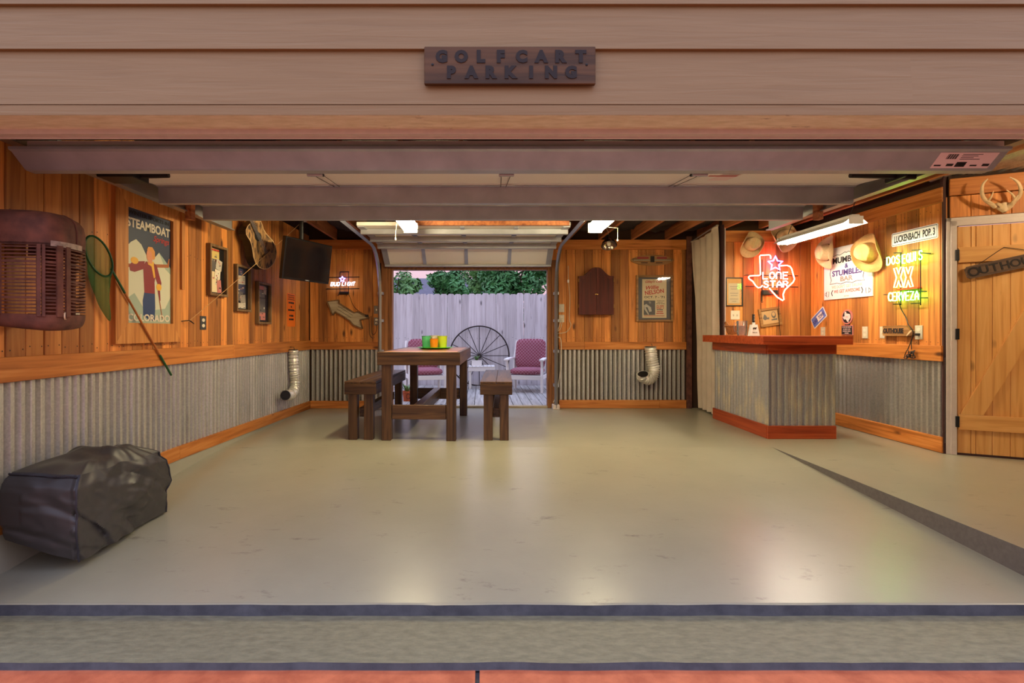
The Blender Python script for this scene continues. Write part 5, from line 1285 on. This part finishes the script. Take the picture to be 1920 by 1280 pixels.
# ---- surfboard plaque
loc, w, h = place('B', 1182, 478, 498, 1263, .0)
t = wthing('surfboard_plaque', 'small pointed surfboard plaque above the framed poster', 'plaque', 'B', loc)
o_ = [(w/2*math.cos(a*PI/24), h/2*math.copysign(abs(math.sin(a*PI/24))**1.25, math.sin(a*PI/24))) for a in range(48)]
MB().prism(o_, -.02, 0, 'plaque_wood').build('board', t)
MB().rect(-w*.45, w*.45, -.012, .012, -.0205, 'ink_brown').rect(-w*.44, w*.44, -.004, .005, -.021, 'cream_paper').build('stripe', t)
MB().rect(-.03, .03, -.03, .06, -.0215, 'ink_brown').build('emblem', t)
for x, z, ww, hh in ((-.14, .035, .17, .028), (.14, .035, .15, .028)): MB().rect(x-ww/2, x+ww/2, z-hh/2, z+hh/2, -.0212, 'ink_brown' if x > 9 else 'sweater_print').build('faded_lettering', t)
for x in (-.12, .10): MB().rect(x-.05, x+.05, -.045, -.03, -.0212, 'dark_lumber').build('faded_lettering', t)
# ---- concert poster
loc, w, h = place('B', 1192, 516, 603, 1261, .0)
t = wthing('framed_poster', 'wood framed concert poster in red and black on the back wall', 'poster', 'B', loc); bw = .032
frame(t, w-2*bw, h-2*bw, bw, .03, 'plaque_wood')
MB().box(-w/2+bw, w/2-bw, -.008, 0, -h/2+bw, h/2-bw, 'photo_grey').build('mat_board', t)
f = MB(); pw, ph, pz = .18, .287, .01; f.box(-pw, pw, -.0095, -.008, -ph+pz-.01, ph+pz-.01, 'cream_paper')
f.rect(-.158, .012, -.245, -.03, -.0100, 'photo_grey'); f.flat([(-.155,-.10),(-.12,-.08),(-.05,-.13),(-.04,-.19),(-.075,-.2),(-.10,-.13),(-.13,-.13),(-.08,-.23),(-.09,-.243),(-.15,-.16)], -.0104, 'photo_light')
f.flat([(-.09,-.045),(-.06,-.04),(-.045,-.06),(-.065,-.085)], -.0104, 'photo_mid'); f.rect(-.155, .15, -.262, -.254, -.01, 'ink_red'); f.build('poster_print', t)
for s_, z, x, ww, hh, m, sh, rt in (("Gilley's Club", .247, -.01, .25, .045, 'ink_red', .35, .03), ('Willie', .165, -.03, .19, .055, 'ink_red', .35, .08), ('NELSON', .098, .0, .28, .062, 'ink_red', 0, .13), ("OCT. 7 - '71", .021, 0, .30, .034, 'ink', 0, 0),
   ('TICKETS ON', -.035, .09, .11, .012, 'ink', 0, 0), ('SALE AT', -.057, .085, .08, .012, 'ink', 0, 0), ('FRONT DOOR', -.078, .09, .125, .014, 'ink', 0, 0), ("GILLEY'S", -.125, .085, .11, .055, 'ink_red', 0, 0)):
    textpart(t, 'lettering', s_, m, hh, width=ww, depth=.0008, bold=.02, shear=sh, at=(x, z), y=-.0105, rot=rt)
for z, ws, m in ((-.168, (.03, .06), 'ink'), (-.195, (.09,), 'ink_red'), (-.222, (.045, .06), 'ink_red')): illegible(t, ws, .011, z, m, -.0105, .082)
MB().box(-w/2+bw, w/2-bw, -.024, -.022, -h/2+bw, h/2-bw, 'pane_glass').build('pane', t)
# ---- canvas curtain
t = thing('canvas_curtain', 'long off-white canvas curtain over the storage doorway', 'curtain', (3.12, 7.5, 0))
def cur(u, v):
    yy = 7.88-.80*u; xt = 3.085+.03*u; xb = 3.20-.07*u; x = xb+(xt-xb)*v; z = .03+(2.44+.08*u)*v-(.05*math.sin(PI*u)*v)
    am = .012+.035*(1-v)**.7; x += am*math.sin(u*2*PI*4.3+1.2*(1-v))+.012*noise.noise((u*5, v*4, 1)); return (x-3.12, yy-7.5, z)
MB().grid(90, 30, cur, 'canvas').build('cloth', t, 70)
MB().tube([cur(k/40, 1.0) for k in range(41)], .012, 'canvas', 6).build('top_hem', t, 60)
MB().tube([(-.035, .4, 2.465), (.0, -.40, 2.555)], .008, 'steel', 8).build('curtain_rod', t)
# ================================================================== BEHIND THE BAR
k7 = .00705
loc, w, h = place('K', 1360, 520, 574, 1392, 0)
t = wthing('framed_paper', 'black edged framed certificate on the wall behind the bar', 'picture frame', 'K', loc); bw = .014
frame(t, w-2*bw, h-2*bw, bw, .018, 'black')
f = MB(); f.box(-w/2+bw, w/2-bw, -.006, 0, -h/2+bw, h/2-bw, 'paper_orange'); f.rect(-w*.34, w*.34, -h*.4, h*.3, -.0065, 'cream_paper'); f.build('paper', t)
for z, ww in ((.18, .5), (.1, .4), (-.05, .46), (-.13, .4), (-.25, .5), (-.33, .25)): MB().rect(-w*ww/2, w*ww/2, h*z-.003, h*z+.003, -.007, 'photo_mid').build('print_line', t)
MB().box(-w/2+bw, w/2-bw, -.013, -.011, -h/2+bw, h/2-bw, 'pane_glass').build('pane', t)
c0 = hit('K', 1443, 594, 0); t = thing('photo_frame', 'tilted wooden photo frame of sepia portraits under the star neon', 'picture frame', c0, rot=(0, R(-9), 0)); w, h = .285, .245; bw = .035
frame(t, w-2*bw, h-2*bw, bw, .022, 'plaque_wood')
f = MB(); f.box(-w/2+bw, w/2-bw, -.008, 0, -h/2+bw, h/2-bw, 'sepia')
f.flat([(-.095,-.01),(-.07,.045),(-.05,.03),(-.035,-.005),(-.01,.0),(-.015,-.03),(-.045,-.025),(-.07,-.035)], -.0085, 'photo_grey'); f.flat(ell(.052, .02, .03, .045, 16), -.0085, 'photo_grey'); f.flat(ell(.052, .03, .021, .028, 14), -.0089, 'sepia'); f.flat([(.015,-.05),(.09,-.05),(.09,-.03),(.015,-.035)], -.0085, 'photo_grey'); f.build('photo_print', t)
MB().tube([(-.1, -.01, .11), (-.095, -.005, .2)], .002, 'black_wire', 4).build('hanging_wire', t)
# ---- big star and map neon
c0 = hit('K', 1440, 520, 0); t = wthing('neon_sign', 'large neon sign with red state outline and blue star behind the bar', 'neon sign', 'K', c0); off = -.07
def cv(x, y_): return ((1380+x/7.108-1440)*.00698, (520-(460+y_/7.108))*.00698)
o1_ = [(425,185),(422,145),(405,133),(290,138),(279,150),(284,270),(288,395),(275,406),(145,413),(128,430),(140,455),(185,485),(225,545),(258,571),(290,565),(315,540)]
o2_ = [(405,575),(455,635),(510,695),(585,742),(601,730),(590,660),(612,600),(665,550),(722,498),(742,455),(725,400),(705,320),(682,287),(640,272),(555,278)]
for o_ in (o1_, o2_): MB().tube([(cv(*q)[0], off, cv(*q)[1]) for q in o_], .0085, 'neon_red', 8).build('neon_outline', t, 60)
sx, sz = cv(480, 252); MB().tube(star_pts(sx, sz, .098, .048, off-.012), .009, 'neon_blue', 8, True).build('neon_star', t, 60)
a = cv(312, 452); b = cv(672, 366); neon_word('LONE', t, 'neon_white', a[0], b[0], a[1], b[1], .0072, off-.015)
a = cv(325, 565); b = cv(672, 484); neon_word('STAR', t, 'neon_white', a[0], b[0], a[1], b[1], .0072, off-.015)
for y_ in (400, 550): a = cv(100, y_); b = cv(800, y_+10); MB().tube([(a[0], off+.02, a[1]), (b[0], off+.02, b[1])], .006, 'black_metal', 6).build('frame_rod', t)
for x_ in (320, 545): a = cv(x_, 190); b = cv(x_, 750); MB().tube([(a[0], off+.02, a[1]), (b[0], off+.02, b[1])], .006, 'black_metal', 6).build('frame_rod', t)
a = cv(330, 600); b = cv(540, 665); MB().cbox(a[0], b[0], -.05, -.001, b[1], a[1], 'black', .006).build('transformer', t)
for x_, y_ in ((110, 400), (790, 410)): a = cv(x_, y_); MB().tube([(a[0], off+.02, a[1]), (a[0], 0, a[1])], .005, 'black_metal', 5).build('stand_off', t)
a = [cv(545, 640), cv(545, 800), cv(548, 950), cv(556, 1090), cv(566, 1190), cv(572, 1240)]; cord(t, [(p[0], -.045, p[1]) for p in a], .004)
a = [cv(320, 620), cv(318, 750), cv(345, 755)]; cord(t, [(p[0], -.03, p[1]) for p in a], .005)
# ---- cowboy hats
def hat(label, loc, rz, tilt, a, b, H, mat, lean=0, band='hat_dark'):
    """local: hat top points to -Y (into the room), front of the brim to -Z"""
    t = thing('cowboy_hat', label, 'hat', loc, 0, 'cowboy hats around the bar')
    t.rotation_euler = (Matrix.Rotation(rz, 3, 'Z') @ Matrix.Rotation(lean, 3, 'X') @ Matrix.Rotation(tilt, 3, 'Y')).to_euler()
    ca, cb = a*.52, b*.56
    def brim(u, v):
        th = 2*PI*u; x = math.cos(th); z = math.sin(th); pinch = 1-.10*abs(z)**6
        rx = cb+(b*pinch-cb)*v; rz_ = ca+(a-ca)*v
        curl = .075*v**2*abs(x)**2.2-.03*v**2*abs(z)**3
        return (rx*x*(1-.25*v*abs(x)**3), -.035-curl*(a/.19), rz_*z)
    def brim2(u, v): p = brim(u, v); return (p[0], p[1]+.004, p[2])
    MB().grid(56, 9, brim, mat, True).grid(56, 9, lambda u, v: brim2(1-u, v), mat, True).build('brim', t, 60)
    MB().tube([brim(k/56, 1) for k in range(56)], .004, mat, 5, True).build('brim_edge', t, 60)
    def crown(u, v):
        th = 2*PI*u; x = math.cos(th); z = math.sin(th)
        if v < .7:
            q = v/.7; r = 1-.16*q**1.5; h_ = H*q
        else:
            q = (v-.7)/.3; r = .84*(1-q)**.75 if q < 1 else 0; h_ = H*(1+.06*math.sin(q*PI*.5))
        X_, Z_ = cb*r*x, ca*r*z
        pin = math.exp(-(X_/(cb*.32))**2)*(.34*H)*max(0, min(1, (h_-H*.55)/(H*.45)))*(.65+.35*max(-1, -Z_/ca))
        fp = 1-.22*max(0, -z)*min(1, v/.7)
        return (X_*fp, -.035-h_+pin, Z_)
    MB().grid(44, 22, crown, mat, True).build('crown', t, 60)
    MB().grid(44, 2, lambda u, v: (cb*1.012*math.cos(2*PI*u), -.037-.024*v, ca*1.012*math.sin(2*PI*u)), band, True).build('hat_band', t, 60)
    MB().cbox(-.012, .012, -.03, .0, -.012, .012, 'black_metal', .002).build('hat_peg', t)
    return t
hat('left straw cowboy hat on the wall behind the bar', hit('K', 1406, 459, .03), 0, R(28), .175, .165, .11, 'hat_straw', 0, 'hat_straw')
hat('straw cowboy hat with dark stitching above the star neon', hit('K', 1466, 446, .03), 0, R(-28), .195, .19, .12, 'hat_straw', 0)
hat('pale straw cowboy hat at the left corner of the bar sign', hit('R', 1558, 473, .05), R(-90), R(4), .20, .165, .12, 'hat_straw', 0, 'hat_dark')
hat('tan leather cowboy hat at the right corner of the bar sign', hit('R', 1634, 474, .06), R(-72), R(-16), .215, .19, .12, 'hat_tan', 0, 'hat_tan')
# ================================================================== RIGHT WALL
t = wthing('bar_sign', 'large white printed bar sign on the right wall', 'sign', 'R', (XR, 6.33, 1.85)); w, h = .84, .63
MB().cbox(-w/2, w/2, -.016, 0, -h/2, h/2, 'white', .003).build('panel', t)
for s_, z, ww, hh, m in (('MUMBLES', .155, .50, .075, 'ink'), ('&', .075, .06, .055, 'ink_blue'), ('STUMBLES', -.0, .52, .07, 'ink_blue'), ('BAR', -.075, .22, .06, 'photo_mid'), ("WE DON'T GET DRUNK", -.165, .54, .04, 'photo_light'), ('WE GET AWESOME', -.222, .46, .042, 'photo_pink')):
    textpart(t, 'lettering', s_, m, hh, width=ww, depth=.001, bold=.035, at=(.0, z), y=-.0165)
illegible(t, (.035, .05), .012, -.285, 'photo_light', -.0165)
bl = [(-.30,.20),(-.17,.225),(-.12,.215),(-.03,.24),(0,.23),(.03,.24),(.12,.215),(.17,.225),(.30,.20),(.275,.10),(.30,.0),(.275,-.08),(.30,-.125),(.17,-.12),(.1,-.135),(0,-.118),(-.1,-.135),(-.17,-.12),(-.30,-.125),(-.275,-.08),(-.30,.0),(-.275,.10)]
MB().tube([(a, -.0165, b) for a, b in bl], .0035, 'ink_brown', 5, True).build('printed_border', t)
for sgn in (-1, 1):
    m = MB(); x = sgn*.345; m.tube([(x-.025, -.0165, -.215), (x-.02, -.0165, -.275), (x+.02, -.0165, -.275), (x+.025, -.0165, -.215)], .003, 'ink', 5, True)
    m.build('printed_mug', t); MB().tube([(x+sgn*.025, -.0165, -.225), (x+sgn*.05, -.0165, -.235), (x+sgn*.045, -.0165, -.26), (x+sgn*.022, -.0165, -.265)], .003, 'ink', 5).build('printed_mug_handle', t)
    MB().tube([(sgn*.25, -.0165, -.20), (sgn*.27, -.0165, -.235), (sgn*.255, -.0165, -.27)], .005, 'ink', 5).build('printed_bottle', t)
# place name sign
loc, w, h = place('R', 1673, 415.5, 444.5, 1760, .0)
t = wthing('street_sign', 'white metal sign with black place name near the ceiling', 'sign', 'R', (XR, loc.y, 2.105)); h = .142; c = .012
MB().prism([(-w/2+c,-h/2),(w/2-c,-h/2),(w/2,-h/2+c),(w/2,h/2-c),(w/2-c,h/2),(-w/2+c,h/2),(-w/2,h/2-c),(-w/2,-h/2+c)], -.006, 0, 'white').build('panel', t)
c = .012; q = .012; MB().tube([(a*(w/2-q), -.0062, b*(h/2-q)) for a, b in ((-1,-1),(1,-1),(1,1),(-1,1))], .0028, 'ink', 4, True).build('border_line', t)
textpart(t, 'lettering', 'LUCKENBACH  POP. 3', 'ink', h*.52, width=w*.88, depth=.001, bold=.035, at=(0, 0), y=-.0065)
# licence plate
c0 = hit('R', 1535.5, 595.5, .003); t = thing('licence_plate', 'blue and white licence plate hung at a steep tilt', 'licence plate', c0)
t.rotation_euler = (Matrix.Rotation(R(-90), 3, 'Z') @ Matrix.Rotation(R(-33), 3, 'Y')).to_euler(); w, h = .305, .152; c = .012
MB().prism([(-w/2+c,-h/2),(w/2-c,-h/2),(w/2,-h/2+c),(w/2,h/2-c),(w/2-c,h/2),(-w/2+c,h/2),(-w/2,h/2-c),(-w/2,-h/2+c)], -.004, 0, 'white').build('panel', t)
MB().rect(-w*.46, w*.46, h*.26, h*.42, -.0045, 'plate_blue').rect(-w*.46, w*.46, -h*.42, -h*.28, -.0045, 'plate_blue').rect(-w*.46, -w*.12, -h*.28, h*.26, -.0045, 'plate_blue').rect(w*.3, w*.46, -h*.28, h*.26, -.0045, 'plate_blue').build('printed_field', t)
textpart(t, 'lettering', "DON'S", 'ink_blue', .05, width=.11, depth=.001, bold=.03, at=(-.085, -.005), y=-.0052); textpart(t, 'lettering', 'TOWN', 'ink_blue', .05, width=.12, depth=.001, bold=.03, at=(.06, -.005), y=-.0052)
# oval plaque
c0 = hit('R', 1590, 594, 0); t = wthing('state_plaque', 'dark cast plaque with oval state map above a small tablet', 'plaque', 'R', c0); d = c0.y
ow, oh = .092, .088
MB().prism(ell(0, 0, ow, oh, 36), -.014, 0, 'photo_pink').build('oval_rim', t); MB().prism(ell(0, 0, ow*.8, oh*.82, 36), -.0155, -.01, 'ink').build('oval_field', t)
tex = [(405,133),(290,138),(288,400),(130,418),(225,545),(270,570),(325,545),(405,575),(510,695),(590,742),(600,620),(722,498),(742,455),(700,300),(640,272),(420,230)]
MB().prism([((x-440)/7000*1.55, -(y_-430)/7000*1.5) for x, y_ in tex][::-1][::-1][::-1], -.0185, -.015, 'pale_pink').build('state_map', t)
textpart(t, 'lettering', 'TEXAS', 'photo_pink', .012, width=.045, depth=.001, at=(.005, .0), y=-.019)
MB().cbox(-.04, .04, -.012, 0, -.105, -.07, 'ink', .003).build('neck', t)
MB().cbox(-.1, .1, -.014, 0, -.215, -.098, 'photo_pink', .003).build('tablet_rim', t); MB().cbox(-.092, .092, -.016, -.008, -.207, -.106, 'ink', .002).build('tablet', t)
for i, ws in enumerate(((.012, .03, .03, .06), (.02, .04, .012, .03), (.075, .055), (.07,))): illegible(t, ws, .009, -.12-.024*i, 'pale_pink', -.0165, 0, .8)
# log sign
a = hit('R', 1662, 620, .0); b = hit('R', 1714, 620, .0); c0 = (a+b)/2; t = wthing('log_sign', 'small rustic log sign reading outhouse above the right chair rail', 'sign', 'R', c0); w = (a-b).length; h = .105
MB().prism([(-w/2,-h/2),(w*.28,-h/2),(w*.36,-h/2+.004),(w/2,-.0),(w*.36,h/2),(w*.1,h/2+.005),(-w*.2,h/2-.003),(-w/2,h/2)], -.04, -.001, 'plaque_wood').build('log_slab', t)
MB().prism([(w*.36,-h/2+.003),(w*.40,-h/2),(w*.56,.0),(w*.5,.004)], -.042, -.001, 'bone').build('cut_end', t)
textpart(t, 'lettering', 'OUTHOUSE', 'ink', .055, width=w*.74, depth=.004, bold=.05, at=(-w*.1, 0), y=-.041)
# dos equis neon
c0 = hit('R', 1695, 520, .0); t = wthing('neon_sign', 'green and orange neon cerveza sign on the right wall', 'neon sign', 'R', c0); off = .075
def q(px, py, o=off): return lp(t, 'R', px, py, o)
a, b = q(1663, 497), q(1689, 484); neon_word('DOS', t, 'neon_green', a.x, b.x+.005, a.z, a.z+.082, .0056, -off)
a, b = q(1692, 494), q(1729, 476); neon_word('EQUIS', t, 'neon_green', a.x, b.x+.015, a.z-.0, a.z+.088, .0056, -off, 0, .012)
a, b = q(1666, 564), q(1723, 546); neon_word('CERVEZA', t, 'neon_green', a.x, b.x+.01, a.z, a.z+.085, .0056, -off, 0, -.01)
for xa, xb in ((1676, 1694), (1694, 1712)):
    a, b = q(xa, 539), q(xb, 505); x0_, x1_, z0_, z1_ = a.x, b.x, a.z, a.z+.20; W_ = x1_-x0_; m_ = (x0_+x1_)/2; e = W_*.30; zm = (z0_+z1_)/2
    MB().tube([(x0_, -off, z1_), (x0_+e, -off, z1_), (m_, -off, zm+.035), (x1_-e, -off, z1_), (x1_, -off, z1_), (m_+e*.75, -off, zm), (x1_, -off, z0_), (x1_-e, -off, z0_), (m_, -off, zm-.035), (x0_+e, -off, z0_), (x0_, -off, z0_), (m_-e*.75, -off, zm)], .0062, 'neon_orange', 8, True).build('neon_letter', t, 60)
for px in (1689, 1726): MB().tube([q(px, 468 if px > 1700 else 474, .04), q(px, 572, .04)], .005, 'black_metal', 6).build('frame_rod', t)
for (xa, ya, xb, yb) in ((1676, 474, 1690, 474), (1710, 469, 1727, 468), (1658, 486, 1664, 486), (1657, 552, 1664, 552), (1675, 570, 1689, 570), (1708, 569, 1725, 568), (1728, 474, 1745, 475), (1724, 546, 1738, 546), (1724, 558, 1740, 558)):
    MB().tube([q(xa, ya, .045), q(xb, yb, .02 if xb > 1730 else .045)], .005, 'black_metal', 6).build('bracket', t)
a, b = q(1684, 545, .03), q(1724, 538, .03); MB().cbox(a.x, b.x, -.05, -.001, a.z, b.z+.0, 'ink_red', .005).build('transformer', t)
cord(t, [q(1685, 565, .02), q(1690, 580, .02), (q(1699, 596, .02)), q(1703, 608, .045), q(1712, 622, .06), q(1708, 640, .06), q(1702, 655, .06)], .0045)
cord(t, [q(1725, 627, .03), q(1714, 628, .05), q(1709, 640, .06), q(1709, 655, .065)], .0045)
MB().cbox(-.02, .012, -.035, -.004, -.012, .012, 'black', .003).build('plug', t, loc=q(1725, 627, .0))
rnd = random.Random(3); pts = []
for i in range(22): pts.append(q(1704+rnd.uniform(-9, 13), 660+rnd.uniform(-5, 12), .05+rnd.uniform(0, .03)))
cord(t, pts, .004, name='cord_bundle')
# ================================================================== DOOR WALL DECOR
c0 = hit('D', 1878, 503, .028); t = thing('outhouse_sign', 'dark carved outhouse board hung tilted on the plank door', 'sign', c0); sl = R(-13)
t.location = c0+Vector((U.x, U.y, 0))*.05+Vector((0, 0, .035)); t.rotation_euler = (Matrix.Rotation(RZD, 3, 'Z') @ Matrix.Rotation(sl, 3, 'Y')).to_euler()
w, h = .62, .115; c = .02
MB().prism([(-w/2+c,-h/2),(w/2-c,-h/2),(w/2,-h/2+c),(w/2,h/2-c),(w/2-c,h/2),(-w/2+c,h/2),(-w/2,h/2-c),(-w/2,-h/2+c)], -.022, 0, 'grey_sign_wood').build('board', t)
for i, ch in enumerate('OUTHOUSE'): text_mb(ch, 'ink_brown', .072 if i else .085, depth=.006, bold=.02, at=(-.255+.073*i, 0), y=-.0225).build('letter', t)
MB().tube([(-.22, -.01, h/2-.01), (.0, -.006, h/2+.10), (.22, -.01, h/2-.01)], .003, 'black_wire', 5).build('hanging_wire', t)
c0 = hit('D', 1880, 388, .0); t = wthing('deer_antlers', 'mounted deer antlers with skull plate above the plank door', 'antlers', 'D', c0)
def dq(px, py, o=.08): return lp(t, 'D', px, py, o)
for pts, rs in (([(1866,388,.05),(1855,380,.08),(1845,372,.11),(1841,360,.14),(1843,346,.16),(1852,335,.17)], [.018,.017,.016,.014,.011,.004]), ([(1890,388,.05),(1901,378,.08),(1911,368,.11),(1914,355,.14),(1908,341,.16),(1893,332,.17)], [.018,.017,.016,.014,.011,.004])):
    c = smooth([dq(*p_) for p_ in pts], 5); n = len(c); rr = [rs[min(5, int(i/5))]*(1-(i % 5)/5)+rs[min(5, int(i/5)+1)]*((i % 5)/5) for i in range(n)]
    MB().tube(c, .012, 'bone', 8, rad=rr).build('antler_beam', t, 60)
for pts in ([(1852,377,.1),(1858,370,.13),(1863,358,.15)], [(1845,374,.1),(1853,378,.12),(1862,381,.13)], [(1905,375,.1),(1898,364,.13),(1887,356,.15)], [(1898,381,.09),(1905,371,.12),(1911,363,.12)]):
    MB().tube(smooth([dq(*p_) for p_ in pts], 5), .01, 'bone', 8, rad=[.012-.009*i/10 for i in range(11)]).build('tine', t, 60)
def skull(u, v):
    a = 2*PI*u; r = [.02, .075, .062, .04, .01][min(4, int(v*4.01))]; z = .03-.085*v; return (r*math.cos(a)*.95+.0, -.035+.03*math.sin(a), z)
MB().grid(20, 5, skull, 'bone', True).build('skull_plate', t, 60)
for s in (-1, 1): MB().lathe([(.026, -.012), (.03, 0), (.022, .014)], 'bone', 12, Matrix.Translation((s*.045, -.05, .01)) @ Matrix.Rotation(R(-s*40), 4, 'Y')).build('burr', t, 40)
